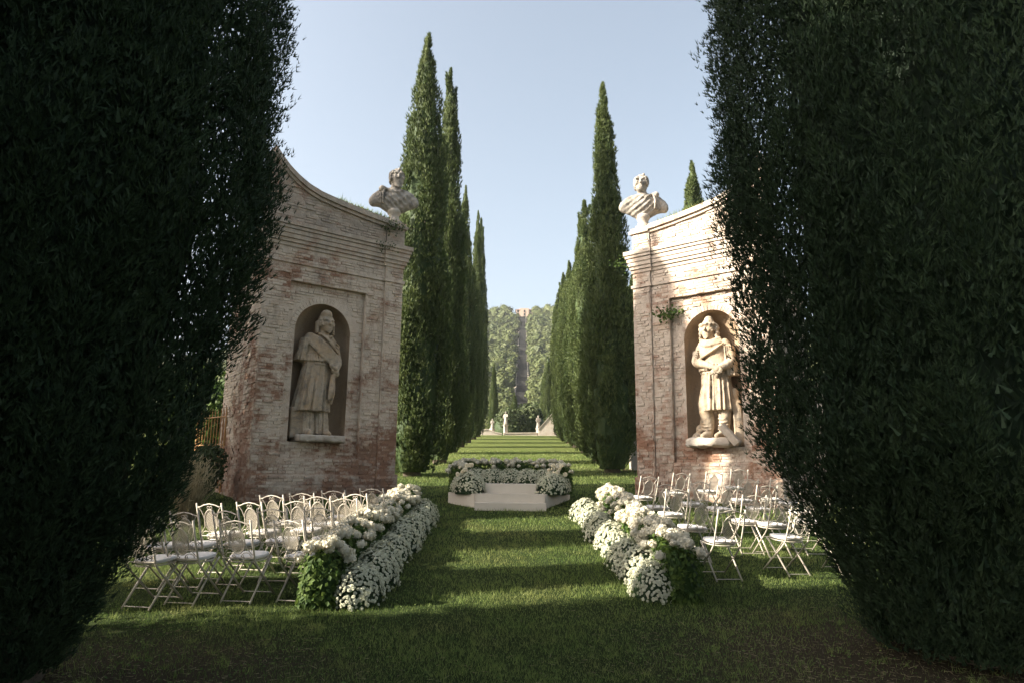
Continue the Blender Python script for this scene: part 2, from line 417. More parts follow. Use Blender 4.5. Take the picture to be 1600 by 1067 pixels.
# ------------------------------------------------------------------ sculpted stone by signed distance fields
def surface_nets(Fd, org, h):
    S = Fd < 0; nx, ny, nz = Fd.shape
    acc = np.zeros((nx-1, ny-1, nz-1, 3), np.float32); cnt = np.zeros((nx-1, ny-1, nz-1), np.int16)
    for ax in range(3):
        o = [a for a in range(3) if a != ax]
        for b in (0, 1):
            for c in (0, 1):
                s0 = [None]*3; s1 = [None]*3
                s0[ax] = slice(0, -1); s1[ax] = slice(1, None)
                for a, bit in zip(o, (b, c)):
                    s0[a] = s1[a] = slice(bit, Fd.shape[a]-1+bit)
                f0, f1 = Fd[tuple(s0)], Fd[tuple(s1)]
                x = (f0 < 0) != (f1 < 0)
                t = np.where(x, f0/np.where(x, f0-f1, 1), 0)
                p = np.zeros(x.shape+(3,), np.float32)
                p[..., ax] = t; p[..., o[0]] = b; p[..., o[1]] = c
                acc += p*x[..., None]; cnt += x
    act = cnt > 0; idx = np.full(act.shape, -1, np.int64); idx[act] = np.arange(act.sum())
    ijk = np.argwhere(act)
    V = (ijk+acc[act]/cnt[act][:, None])*h+np.array(org)
    Q = []
    for ax in range(3):
        o = [(ax+1) % 3, (ax+2) % 3]
        s0 = [slice(1, -1)]*3; s1 = [slice(1, -1)]*3
        s0[ax] = slice(0, -1); s1[ax] = slice(1, None)
        a, b = S[tuple(s0)], S[tuple(s1)]
        e = np.argwhere(a != b); off = np.array([1, 1, 1]); off[ax] = 0; e2 = e+off
        inside = a[tuple(e.T)]
        def cell(d0, d1):
            q = e2.copy(); q[:, o[0]] += d0; q[:, o[1]] += d1; return idx[tuple(q.T)]
        q = np.stack([cell(-1, -1), cell(0, -1), cell(0, 0), cell(-1, 0)], 1)
        q[~inside] = q[~inside][:, ::-1]
        Q.append(q)
    return V, np.concatenate(Q)

class SDF:
    def __init__(s, lo, hi, h):
        s.lo, s.h = lo, h
        ax = [np.arange(lo[i], hi[i]+h, h, dtype=np.float32) for i in range(3)]
        s.X, s.Y, s.Z = np.meshgrid(*ax, indexing='ij'); s.d = np.full(s.X.shape, 9.0, np.float32)
    def sl(s, lo, hi, pad=.11):
        out = []
        for i in range(3):
            a = int((lo[i]-pad-s.lo[i])/s.h); b = int((hi[i]+pad-s.lo[i])/s.h)+2
            out.append(slice(max(a, 0), max(min(b, s.d.shape[i]), 0)))
        return tuple(out)
    def rel(s, c, q=Ellipsis): return s.X[q]-c[0], s.Y[q]-c[1], s.Z[q]-c[2]
    def ell(s, c, r):
        q = s.sl([c[i]-r[i] for i in range(3)], [c[i]+r[i] for i in range(3)])
        x, y, z = s.rel(c, q); k0 = np.sqrt((x/r[0])**2+(y/r[1])**2+(z/r[2])**2)+1e-6
        k1 = np.sqrt((x/r[0]**2)**2+(y/r[1]**2)**2+(z/r[2]**2)**2)+1e-6
        return q, k0*(k0-1)/k1
    def _cone(s, a, b, ra, rb, q):
        a = np.array(a, float); b = np.array(b, float); ba = b-a; x, y, z = s.rel(a, q)
        t = np.clip((x*ba[0]+y*ba[1]+z*ba[2])/(ba@ba), 0, 1)
        return np.sqrt((x-t*ba[0])**2+(y-t*ba[1])**2+(z-t*ba[2])**2)-(ra+(rb-ra)*t)
    def cone(s, a, b, ra, rb): return s.path([a, b], [ra, rb])
    def path(s, pts, rs, k=.03):
        p = np.array(pts, float); m = max(rs); q = s.sl(p.min(0)-m, p.max(0)+m); d = None
        if len(pts) > 2:                          # round the corners once
            np_, nr_ = [p[0]], [rs[0]]
            for i in range(len(p)-1):
                np_ += [p[i]*.75+p[i+1]*.25, p[i]*.25+p[i+1]*.75]; nr_ += [rs[i]*.75+rs[i+1]*.25, rs[i]*.25+rs[i+1]*.75]
            pts, rs = np_+[p[-1]], nr_+[rs[-1]]
        for i in range(len(pts)-1):
            e = s._cone(pts[i], pts[i+1], rs[i], rs[i+1], q); d = e if d is None else np.minimum(d, e)
        return q, d
    def box(s, c, hf, rd=.03, rot=None):
        x, y, z = s.rel(c)
        if rot:                                  # rotation about y (axis towards the viewer)
            ca, sa = math.cos(rot), math.sin(rot); x, z = x*ca+z*sa, -x*sa+z*ca
        q = [np.abs(v)-hf[i]+rd for i, v in enumerate((x, y, z))]
        return np.sqrt(sum(np.maximum(v, 0)**2 for v in q))+np.minimum(np.maximum(np.maximum(q[0], q[1]), q[2]), 0)-rd
    def add(s, d, k=.05):
        q, d = d if isinstance(d, tuple) else (Ellipsis, d)
        v = s.d[q]; h = np.maximum(k-np.abs(v-d), 0)/k; s.d[q] = np.minimum(v, d)-h*h*k*.25; return s
    def cut(s, d, k=.03):
        q, d = d if isinstance(d, tuple) else (Ellipsis, d)
        d = -d; v = s.d[q]; h = np.maximum(k-np.abs(v-d), 0)/k; s.d[q] = np.maximum(v, d)+h*h*k*.25; return s
    def skirt(s, z0, z1, c0, c1, r0, r1, nf, amp, ph=0, power=1.0):
        """draped cloth tube from z1 (top) to z0 (hem) with nf vertical folds that deepen downwards"""
        t = np.clip((z1-s.Z)/(z1-z0), 0, 1)
        cx = c1[0]+(c0[0]-c1[0])*t; cy = c1[1]+(c0[1]-c1[1])*t
        e = t**power; rx = r1[0]+(r0[0]-r1[0])*e; ry = r1[1]+(r0[1]-r1[1])*e
        x, y = s.X-cx, s.Y-cy; th = np.arctan2(y/ry, x/rx)
        f = 1.6*np.abs(np.sin(nf*.5*th+ph+.65*np.sin(2*th+3*t)))-.9+.45*np.sin(nf*1.7*th-ph*2+2*t)
        q = np.sqrt((x/rx)**2+(y/ry)**2)
        d = (q-1)*np.minimum(rx, ry)-amp*f*(.25+.75*t)
        return np.maximum(d*.8, np.maximum(z0-s.Z, s.Z-z1))
    def stripes(s, axis, freq, amp, mask):
        """cloth folds: ridges across a direction inside a soft mask"""
        u = s.X*axis[0]+s.Y*axis[1]+s.Z*axis[2]
        s.d = s.d-amp*np.sin(u*freq+1.5*np.sin(s.X*5+s.Z*3))*mask; return s
    def ballmask(s, c, r):
        x, y, z = s.rel(c); return np.clip(1.6-1.6*np.sqrt((x/r[0])**2+(y/r[1])**2+(z/r[2])**2), 0, 1)
    def rough(s, a, f):
        s.d = s.d+a*(np.sin(s.X*f+2*np.sin(s.Z*f*.7))*np.sin(s.Y*f*1.1+1.7*np.sin(s.X*f*.6))*np.sin(s.Z*f*.9+1.3*np.sin(s.Y*f*.8))); return s
    def mesh(s, name, m):
        V, Q = surface_nets(s.d, s.lo, s.h); return np_mesh(name, V, Q, m, None, True)

def head(s, c, R, cap=None, beard=True, turn=0.0):
    """carved head of radius R at c facing -y"""
    x0, y0, z0 = c
    s.add(s.ell((x0, y0, z0), (R*.80, R*.95, R*1.12)), .03)
    s.add(s.ell((x0+turn*R, y0-R*.45, z0-R*.62), (R*.52, R*.50, R*.55)), .05)           # jaw
    fx = x0+turn*R
    s.add(s.cone((fx, y0-R*.92, z0+R*.22), (fx, y0-R*1.18, z0-R*.20), R*.10, R*.17), .03)  # nose
    for q in (-1, 1):
        s.add(s.ell((fx+q*R*.34, y0-R*.86, z0+R*.36), (R*.30, R*.16, R*.11)), .02)      # brows
        s.cut(s.ell((fx+q*R*.33, y0-R*1.00, z0+R*.13), (R*.19, R*.16, R*.12)), .015)    # eye sockets
        s.add(s.ell((fx+q*R*.33, y0-R*.80, z0+R*.12), (R*.13, R*.10, R*.09)), .01)
        s.add(s.ell((fx+q*R*.42, y0-R*.72, z0-R*.15), (R*.24, R*.2, R*.22)), .04)       # cheeks
        s.add(s.ell((x0+q*R*.82, y0, z0), (R*.12, R*.2, R*.27)), .02)                   # ears
    s.cut(s.ell((fx, y0-R*1.02, z0-R*.50), (R*.24, R*.1, R*.05)), .015)                 # mouth
    if beard:
        for i in range(16):
            a = -1.15+2.3*i/15; q = abs(a)
            s.add(s.cone((fx+math.sin(a)*R*.62, y0-math.cos(a)*R*.78, z0-R*.52), (fx+math.sin(a)*R*.46, y0-math.cos(a)*R*.85, z0-R*(1.30-.3*q)), R*.14, R*.07), .010)
    rg = np.random.default_rng(3)
    for i in range(60):                                                                  # curls of hair
        a = rg.uniform(0.55, 2*math.pi-.55); zz = rg.uniform(-.55, .95)
        rr = math.sqrt(max(0, 1-(zz/1.15)**2))*1.0
        s.add(s.ell((x0+math.sin(a)*R*.86*rr, y0-math.cos(a)*R*.98*rr, z0+zz*R), (R*.19,)*3), .010)
    if cap == 'cone':
        s.add(s.cone((x0, y0+.02, z0+R*.60), (x0+.01, y0+.03, z0+R*1.22), R*.92, R*.58), .04)
        for q in np.linspace(0, 2*math.pi, 15)[:-1]:
            s.add(s.ell((x0+math.cos(q)*R*.92, y0+math.sin(q)*R*1.0, z0+R*.56), (R*.24, R*.24, R*.17)), .03)
    elif cap == 'soft':
        s.add(s.cone((x0-.01, y0+.02, z0+R*.58), (x0-.02, y0-.02, z0+R*1.02), R*.95, R*.74), .05)
        s.add(s.ell((x0-.03, y0-.06, z0+R*1.25), (R*.6, R*.62, R*.42)), .05)

def hand(s, p, d, R, side=(1, 0, 0)):
    """palm plus five bent fingers; p wrist, d direction of the fingers, side across the palm"""
    p = np.array(p); d = nrm(np.array(d, float)); sd_ = nrm(np.array(side, float)); fr = np.array([0, -1.0, 0])
    s.add(s.cone(p, p+d*R*1.0, R*.42, R*.50), .02)
    for i, (o, ln) in enumerate(((-.45, .80), (-.15, 1.0), (.15, .95), (.45, .72))):
        a = p+d*R*1.05+sd_*R*o; b = a+(d*.9+fr*.18)*R*ln*.62; c = b+(d*.8-fr*.35)*R*ln*.5
        s.add(s.cone(a, b, R*.17, R*.15), .008); s.add(s.cone(b, c, R*.15, R*.11), .008)
    a = p+d*R*.35-sd_*R*.45; b = a+(d*.6-sd_*.6+fr*.2)*R*.6; c = b+(d*.9)*R*.4
    s.add(s.cone(a, b, R*.19, R*.16), .01); s.add(s.cone(b, c, R*.16, R*.12), .01)

def statue_left():
    s = SDF((-.80, -.58, .05), (.75, .45, 3.45), .0168)
    s.add(s.skirt(.74, 2.0, (-.12, 0), (-.03, 0), (.44, .33), (.33, .25), 17, .042, .4, .9), .015)          # knee-length tunic
    for x, x1, yy, ph in ((-.24, -.24, -.03, .5), (.10, .13, -.05, 2)):                                       # gathered drapery round the legs
        s.add(s.skirt(.20, .95, (x1, yy), (x, 0), (.20, .22), (.17, .19), 13, .028, ph), .03)
    for x in (-.26, .20): s.add(s.path([(x, -.10, .26), (x+.01, -.27, .22), (x+.02, -.38, .20)], [.10, .085, .06]), .03)
    s.add(s.box((-.50, .08, .45), (.14, .20, .36), .04), .04)                                                 # support block
    s.add(s.ell((-.02, 0, 2.05), (.33, .24, .28)), .06); s.add(s.ell((.03, .01, 2.33), (.34, .24, .32)), .08)
    for i in range(19):                                                                                      # bunched cloth over the belt
        a = math.pi*(.92+1.16*i/18); s.add(s.path([(.34*math.cos(a)-.01, .265*math.sin(a), 2.09), (.355*math.cos(a)-.01, .285*math.sin(a), 1.97)], [.025, .036+.01*math.sin(i*2.3)]), .012)
    s.add(s.path([(-.36, 0, 1.90), (-.18, -.25, 1.89), (.12, -.265, 1.88), (.33, 0, 1.90)], [.028]*4), .012)
    s.add(s.path([(-.24, .02, 2.56), (-.38, .03, 2.30), (-.44, .02, 2.02)], [.12, .125, .11]), .05)           # arm under the cape
    s.add(s.path([(.27, .02, 2.54), (.42, .03, 2.30), (.47, .0, 2.08), (.45, -.14, 1.95), (.37, -.29, 1.84)], [.12, .125, .12, .105, .065]), .04)
    s.add(s.skirt(1.95, 2.52, (-.45, .04), (-.37, .03), (.15, .18), (.10, .13), 9, .026, 1), .03)            # hanging sleeve
    for i in range(7):                                                                                       # toga rolls across the chest
        o = -.058*i
        s.add(s.path([(-.22-.02*i, -.08+.01*i, 2.62+o*.35), (-.10-.015*i, -.265, 2.50+o*.8), (.14, -.315, 2.27+o*.95), (.34, -.27, 2.12+o*.8), (.49, -.12, 2.04+o*.5)], [.032, .038, .044, .044, .04]), .014)
    for i in range(4):                                                                                       # finer neckline folds
        s.add(s.path([(-.04+.05*i, -.20, 2.62-.02*i), (.10+.04*i, -.285, 2.50-.03*i), (.26+.03*i, -.25, 2.32-.03*i), (.36+.03*i, -.18, 2.2)], [.020, .026, .024, .018]), .012)
    s.add(s.path([(-.06, -.12, 2.64), (.09, -.20, 2.56), (.25, -.10, 2.62)], [.04]*3), .02)
    for i in range(5): s.add(s.path([(.40-.01*i, -.11, 2.45-.07*i), (.50, -.07, 2.38-.07*i), (.53, .03, 2.40-.07*i)], [.02, .026, .02]), .012)
    s.add(s.cone((.08, .02, 2.52), (.11, -.02, 2.84), .135, .115), .05)
    head(s, (.12, -.05, 2.93), .195, 'soft', True, .12)
    for q in range(6):
        s.add(s.ell((.12+.20, .0, 2.95-.05*q), (.05, .08, .042)), .015); s.add(s.ell((.12-.21, .0, 2.95-.05*q), (.055, .08, .042)), .015)
    hand(s, (.36, -.31, 1.84), (-.15, -.1, -1), .135, (1, 0, 0))
    hand(s, (.20, -.34, 1.86), (.8, -.05, -.5), .115, (.4, 0, .8))
    s.add(s.path([(.27, -.29, 1.62), (.24, -.36, 1.30), (.19, -.35, 1.05)], [.05, .085, .04]), .03)          # fall of cloth at the hip
    s.add(s.path([(.32, -.24, 1.62), (.31, -.30, 1.25), (.27, -.28, .95)], [.03, .05, .03]), .02)
    s.rough(.005, 22); s.rough(.0025, 61)
    return s
def statue_right():
    s = SDF((-.85, -.58, .02), (.85, .45, 3.45), .0168)
    s.add(s.skirt(.88, 1.95, (.05, -.02), (.0, 0), (.37, .30), (.34, .25), 16, .038, 1.2, .9), .015)
    s.add(s.path([(-.19, -.05, 1.35), (-.25, -.12, .98), (-.21, -.02, .55), (-.20, -.06, .28)], [.19, .175, .14, .085]), .04)   # trousered legs
    s.add(s.path([(.19, -.02, 1.1), (.23, -.06, .85), (.18, 0, .52), (.15, -.06, .28)], [.17, .155, .13, .085]), .04)
    for lx, sgn in ((-.22, -1), (.19, 1)):
        for i in range(6): s.add(s.path([(lx-.13, -.10, .44+.085*i), (lx, -.19, .40+.085*i), (lx+.12, -.09, .45+.085*i)], [.014, .020, .014]), .012)
    for x in (-.21, .15): s.add(s.path([(x, -.08, .31), (x-.02, -.24, .28), (x-.03, -.36, .26)], [.095, .085, .06]), .03)
    s.add(s.path([(.55, .12, .15), (.50, .10, .6), (.42, .10, 1.35)], [.17, .13, .09]), .04)                 # tree stump
    for i in range(5): s.add(s.path([(.47+.04*i, -.04+.02*i, .2), (.43+.03*i, -.03+.02*i, 1.1)], [.03, .02]), .015)
    s.add(s.ell((-.42, .05, .44), (.15, .18, .15)), .05); s.add(s.ell((-.50, 0, .26), (.15, .2, .12)), .05); s.add(s.ell((-.36, .0, .62), (.08, .12, .10)), .04)
    s.add(s.ell((0, 0, 2.03), (.35, .25, .28)), .06); s.add(s.ell((-.03, .01, 2.33), (.37, .25, .32)), .08)
    for i in range(19):
        a = math.pi*(.92+1.16*i/18); s.add(s.path([(.355*math.cos(a), .27*math.sin(a), 2.0), (.37*math.cos(a), .29*math.sin(a), 1.89)], [.026, .038+.01*math.sin(i*1.9)]), .012)
    s.add(s.path([(-.37, 0, 1.83), (-.18, -.255, 1.82), (.18, -.255, 1.82), (.37, 0, 1.83)], [.028]*4), .012)
    s.add(s.path([(-.30, .02, 2.55), (-.44, -.01, 2.28), (-.45, -.08, 2.10), (-.22, -.30, 2.04), (.08, -.37, 1.94)], [.125, .13, .125, .10, .06]), .04)
    s.add(s.path([(.26, .02, 2.55), (.41, .0, 2.28), (.44, -.06, 2.05), (.36, -.24, 1.95), (.22, -.34, 1.90)], [.12, .125, .12, .10, .065]), .04)
    for i in range(8):                                                                                       # sleeve creases
        z = 2.42-.045*i; s.add(s.path([(-.56+.006*i, -.02, z), (-.49, -.135-.01*i, z-.05), (-.36, -.15-.01*i, z-.01)], [.016, .022, .016]), .010)
    for i in range(5): s.add(s.path([(-.36+.085*i, -.22-.033*i, 2.15-.02*i), (-.33+.085*i, -.30-.03*i, 2.03-.02*i), (-.30+.085*i, -.26-.03*i, 1.95-.02*i)], [.014, .018, .014]), .010)
    for i in range(3):                                                                                       # cowl
        s.add(s.path([(-.27-.02*i, -.08, 2.66-.05*i), (-.06, -.215-.025*i, 2.58-.055*i), (.19+.02*i, -.08, 2.67-.05*i)], [.04, .046, .04]), .018)
    for i in range(6):
        s.add(s.path([(.30-.02*i, -.15, 2.52-.02*i), (.14-.07*i, -.275, 2.38-.035*i), (-.06-.06*i, -.275, 2.28-.035*i), (-.26-.02*i, -.19, 2.22-.03*i)], [.022, .030, .028, .018]), .012)
    s.add(s.skirt(1.72, 2.48, (.45, .03), (.38, .03), (.14, .17), (.10, .13), 9, .026, 2), .03)
    for i in range(4): s.add(s.path([(.33+.04*i, -.16+.03*i, 2.45), (.37+.04*i, -.19+.04*i, 2.1), (.38+.04*i, -.15+.04*i, 1.75)], [.018, .026, .02]), .012)
    s.add(s.cone((-.06, .02, 2.52), (-.10, -.02, 2.84), .135, .115), .05)
    head(s, (-.11, -.05, 2.92), .20, 'cone', True, -.05)
    for q in range(7):                                                                                       # long locks
        s.add(s.ell((.09+.02*(q % 2), -.02, 3.0-.06*q), (.055, .08, .05)), .015); s.add(s.ell((-.31-.02*(q % 2), -.02, 3.0-.055*q), (.05, .08, .05)), .015)
    hand(s, (.10, -.38, 1.93), (.85, -.05, -.5), .14, (.5, 0, .8))
    hand(s, (.22, -.35, 1.90), (-.6, -.1, -.55), .12, (.5, 0, -.6))
    s.add(s.path([(-.02, -.29, 1.8), (-.02, -.345, 1.45), (-.03, -.35, 1.2)], [.03, .03, .02]), .015)         # belt end
    s.rough(.005, 22); s.rough(.0025, 61)
    return s
def bust_sdf(kind):
    s = SDF((-.80, -.48, .08), (.80, .42, 1.52), .0145)
    m = 1 if kind == 'left' else -1
    s.add(s.ell((0, -.02, .58), (.44, .24, .30)), .05)
    for q in (-1, 1):
        s.add(s.path([(q*.16, 0, .76), (q*.38, .01, .70), (q*.56, .02, .58)], [.12, .15, .13]), .08)         # shoulders
        s.add(s.path([(q*.05, 0, .30), (q*.28, 0, .42), (q*.60, .02, .52)], [.15, .14, .10]), .08)           # cut edge sweeping up to the shoulder tip
    s.add(s.path([(-m*.40, -.02, .50), (-m*.62, 0, .47)], [.14, .13]), .06)
    s.add(s.path([(-m*.30, -.16, .82), (-m*.02, -.255, .70), (m*.20, -.16, .80)], [.035, .04, .03]), .03)          # neckline roll
    s.stripes((m*.75, 0, 1.0), 41, .013, s.ballmask((0, -.18, .55), (.75, .5, .42)))                          # cloak folds
    s.stripes((-m*.5, 0, 1.0), 29, .010, s.ballmask((m*.2, -.18, .55), (.5, .5, .4)))
    s.add(s.ell((-m*.38, -.15, .80), (.10, .10, .085)), .03)                                                  # fibula knot
    for i in range(5): s.add(s.path([(-m*(.30+.055*i), -.20+.03*i, .82-.03*i), (-m*(.36+.06*i), -.23+.045*i, .62-.03*i), (-m*(.34+.065*i), -.18+.035*i, .43)], [.028, .034, .026]), .016)
    s.add(s.cone((0, .0, .76), (m*.02, -.03, 1.04), .15, .125), .05)
    head(s, (m*.03, -.03, 1.17), .235, None, kind == 'left', m*.18)
    s.rough(.006, 24); s.rough(.003, 60)
    return s

# ------------------------------------------------------------------ the two brick gate wings
BRL, BRH = .262, .060
def wing(side):
    left = side == 'left'; BK = MT['brick_lichen_brightened' if left else 'brick']
    sg = 1 if left else -1
    P = np.array([-3.21, 19.13]) if left else np.array([3.56, 19.35])
    a = math.radians(52 if left else 50)
    t = np.array([sg*math.sin(a), math.cos(a)]); n = np.array([sg*math.cos(a), -math.sin(a)])
    base = gz(16.5)-.25
    org = np.array([P[0], P[1], base])
    root = empty('brick_wing', org, label=('weathered brick wing with statue niche left of the avenue, in shade' if left else 'sunlit brick wing with statue niche right of the avenue'), cat='wall', group='brick gate wings')
    def W(s, d, z):
        q = P-t*s+n*d; return (q[0]-org[0], q[1]-org[1], z-base)
    def bx(m, s0, s1, d0, d1, z0, z1):
        v = [W(s0,d1,z0),W(s1,d1,z0),W(s1,d0,z0),W(s0,d0,z0),W(s0,d1,z1),W(s1,d1,z1),W(s1,d0,z1),W(s0,d0,z1)]
        f = [(3,2,1,0),(4,5,6,7),(0,1,5,4),(1,2,6,5),(2,3,7,6),(3,0,4,7)]
        if left: f = [q[::-1] for q in f]
        m.add(v, f)
    zA, zB, zC = 8.02, 7.62, 7.0
    SW = 3.92
    prof = [(-.02, 8.80), (.6, 8.80), (1.28, 8.87), (2.06, 8.98), (2.6, 9.08), (2.95, 9.2), (3.25, 9.37), (3.5, 9.56), (3.72, 9.78), (3.92, 10.03)]
    def top(s): return float(np.interp(s, [q[0] for q in prof], [q[1] for q in prof]))
    ps0, ps1, pz0, pz1 = 1.10, 3.23, 1.98, 6.50
    nc, nr, nz0, nsp = 2.23, .77, 2.37, 5.26
    # core masonry
    m = MB()
    bx(m, 0.53, ps0, -.94, 0, base, zA-.01); bx(m, ps1, SW, -.95, 0, base, zA)
    bx(m, ps0, ps1, -.95, 0, base, pz0); bx(m, ps0, ps1, -.95, 0, pz1, zA)
    bx(m, ps0, ps1, -1.25, -.95, pz0, pz1)
    m.build('wall', BK, root)
    # recessed panel with the arched opening cut in it
    m = MB(); K = 28
    arch = [(nc-nr, nz0)]+[(nc-nr*math.cos(math.pi*i/K), nsp+nr*math.sin(math.pi*i/K)) for i in range(K+1)]+[(nc+nr, nz0)]
    def rect_pt(i):
        s, z = arch[i]
        if i == 0: return (ps0, nz0)
        if i == len(arch)-1: return (ps1, nz0)
        x = (i-1)/K
        if x < .25: return (ps0, nsp+(pz1-nsp)*x/.25)
        if x > .75: return (ps1, nsp+(pz1-nsp)*(1-x)/.25)
        return (ps0+(ps1-ps0)*(x-.25)/.5, pz1)
    PD = -.12
    v = []
    for i in range(len(arch)): v += [W(arch[i][0], PD, arch[i][1]), W(*[rect_pt(i)[0], PD, rect_pt(i)[1]])]
    m.add(v, [((2*i, 2*i+2, 2*i+3, 2*i+1) if not left else (2*i+1, 2*i+3, 2*i+2, 2*i)) for i in range(len(arch)-1)])
    m.add([W(ps0, PD, pz0), W(ps1, PD, pz0), W(ps1, PD, nz0), W(ps0, PD, nz0)], [(0, 1, 2, 3) if not left else (3, 2, 1, 0)])
    m.build('panel', BK, root)
    # niche: half cylinder with a quarter-sphere head
    m = MB(); KA = 20
    rows = []
    for z in np.linspace(nz0, nsp, 8):
        rows.append([(nc-nr*math.cos(math.pi*j/KA), PD-.02-nr*.78*math.sin(math.pi*j/KA), z) for j in range(KA+1)])
    for k in range(1, 9):
        e = math.pi/2*k/8
        rows.append([(nc-nr*math.cos(e)*math.cos(math.pi*j/KA), PD-.02-nr*.78*math.cos(e)*math.sin(math.pi*j/KA), nsp+nr*math.sin(e)) for j in range(KA+1)])
    v = [W(*q) for r in rows for q in r]; nn = KA+1
    m.add(v, [(i*nn+j, i*nn+j+1, (i+1)*nn+j+1, (i+1)*nn+j) for i in range(len(rows)-1) for j in range(KA)])
    fl = [W(*q) for q in rows[0]]; m.add(fl, [tuple(range(len(fl)))])
    v = [];
    for i in range(len(arch)): v += [W(arch[i][0], PD, arch[i][1]), W(arch[i][0], PD-.025, arch[i][1])]
    m.add(v, [(2*i, 2*i+1, 2*i+3, 2*i+2) for i in range(len(arch)-1)])
    m.build('niche', MT['niche'], root, True)
    # individual voussoir bricks round the arch
    KV = 27
    for i in range(KV):
        e0, e1 = math.pi*(i+random.uniform(.03, .1))/KV, math.pi*(i+random.uniform(.88, .97))/KV; q = MB(); q.cr = random.random()
        r0, r1, d1 = nr+.004, nr+.15+random.uniform(-.03, .03), PD+.008+random.uniform(0, .012)
        pt = lambda e, r, d: W(nc-r*math.cos(e), d, nsp+r*math.sin(e))
        q.add([pt(e0, r0, PD-.02), pt(e1, r0, PD-.02), pt(e1, r1, PD-.02), pt(e0, r1, PD-.02), pt(e0, r0, d1), pt(e1, r0, d1), pt(e1, r1, d1), pt(e0, r1, d1)],
              [(4, 5, 6, 7), (0, 1, 5, 4), (1, 2, 6, 5), (2, 3, 7, 6), (3, 0, 4, 7)])
        q.build('voussoir', BK, root)
    # corner pier, plinth, mouldings
    m = MB(); bx(m, 0, .555, -.95, .055, base, zB-.22); m.build('pier', BK, root)
    m = MB(); bx(m, -.05, .60, -1.0, .115, base, 1.58); bx(m, .605, SW+.03, -.9, .06, base, 1.56); m.build('plinth', BK, root)
    m = MB(); bx(m, -.045, .60, -1.0, .10, zC-.05, zC+.035); bx(m, .58, SW+.02, -.9, .045, zC-.046, zC+.03); m.build('string_course', BK, root)
    m = MB()
    for k, (z0, z1, o) in enumerate(((zB-.22, zB-.12, .03), (zB-.117, zB-.02, .07), (zB-.017, zB+.10, .105), (zB+.103, zB+.22, .13), (zB+.223, zA-.09, .165), (zA-.087, zA+.03, .20))):
        bx(m, -o, .60+o*.4, -.95-o, .055+o, z0, z1); bx(m, .58+o*.4, SW+o*.5, -.9, o, z0+.004, z1-.003)
    m.build('cornice', BK, root)
    m = MB(); SS = [.57]+list(np.linspace(.7, SW, 40))
    for i in range(len(SS)-1):
        v = [W(SS[i],.0,zA+.032),W(SS[i+1],.0,zA+.032),W(SS[i+1],-.6,zA+.032),W(SS[i],-.6,zA+.032),W(SS[i],.0,top(SS[i])-.24),W(SS[i+1],.0,top(SS[i+1])-.24),W(SS[i+1],-.6,top(SS[i+1])-.24),W(SS[i],-.6,top(SS[i])-.24)]
        m.add(v, [(0, 1, 5, 4), (2, 3, 7, 6), (4, 5, 6, 7)]+([(1, 2, 6, 5)] if i == len(SS)-2 else []))
    m.build('parapet', BK, root)
    m = MB(); bx(m, .0, .56, -.62, .05, zA+.033, 8.60); m.build('parapet_pier', BK, root)
    m = MB()
    for k, (o0, o1, ds) in enumerate(((-.24, -.15, .07), (-.147, 0, .13))):
        for i in range(len(SS)-1):
            v = [W(SS[i],ds,top(SS[i])+o0),W(SS[i+1],ds,top(SS[i+1])+o0),W(SS[i+1],-.66,top(SS[i+1])+o0),W(SS[i],-.66,top(SS[i])+o0),W(SS[i],ds,top(SS[i])+o1),W(SS[i+1],ds,top(SS[i+1])+o1),W(SS[i+1],-.66,top(SS[i+1])+o1),W(SS[i],-.66,top(SS[i])+o1)]
            m.add(v, [(0, 1, 5, 4), (2, 3, 7, 6), (4, 5, 6, 7), (3, 2, 1, 0)]+([(1, 2, 6, 5)] if i == len(SS)-2 else [])+([(3, 0, 4, 7)] if i == 0 else []))
    bx(m, -.07, .565, -.70, .12, 8.603, 8.69); bx(m, -.03, .565, -.66, .08, 8.693, 8.78)
    m.build('coping', BK, root)
    # return wall behind the outer end
    m = MB(); bx(m, 3.05, SW-.06, -2.9, -.955, base, 7.6); m.build('return_wall', BK, root)
    # brickwork relief, one brick at a time, joined
    V, Fq, R_ = [], [], []
    rb = random.Random(11 if left else 12)
    def brick(p0, ax, zz, ln, out, dd, hh=BRH):
        b = len(V); j = lambda: rb.uniform(-.006, .006)
        c = []
        for (u, z) in ((j(), j()), (ln+j(), j()), (ln+j(), hh+j()), (j(), hh+j())):
            for o in (-.01, dd+rb.uniform(-.003, .003)):
                c.append((u, z, o))
        for u, z, o in c:
            s = p0[0]+ax[0]*u+out[0]*o; d = p0[1]+ax[1]*u+out[1]*o
            V.append(W(s, d, zz+z))
        F_ = [(1, 3, 5, 7), (0, 2, 3, 1), (2, 4, 5, 3), (4, 6, 7, 5), (6, 0, 1, 7)]
        if left: F_ = [q[::-1] for q in F_]
        Fq.extend([tuple(b+i for i in q) for q in F_]); R_.extend([rb.random()]*5)
    def field(s0, s1, z0, z1, d, skip=None, ax=(1, 0), out=(0, 1), o0=None):
        k = 0; z = z0
        while z+BRH <= z1 if not callable(z1) else z < 10.2:
            s = s0-(BRL*.5 if k % 2 else 0)-rb.uniform(0, .08)
            while s < s1:
                bl = BRL*rb.choice((.52, .9, 1.0, 1.0, 1.08)); a, b = max(s, s0), min(s+bl, s1)
                hi = z1(b if b < s1 else a) if callable(z1) else z1
                if b-a > .05 and z+BRH < hi and not (skip and skip(a, b, z)) and rb.random() > .10:
                    dd = rb.choice((.005, .010, .015, .020, .028)) 
                    if ax == (1, 0): brick((a, d), ax, z, b-a-.014, out, dd)
                    else: brick((o0, -a), ax, z, b-a-.014, out, dd)
                s += bl
            z += BRH+.015; k += 1
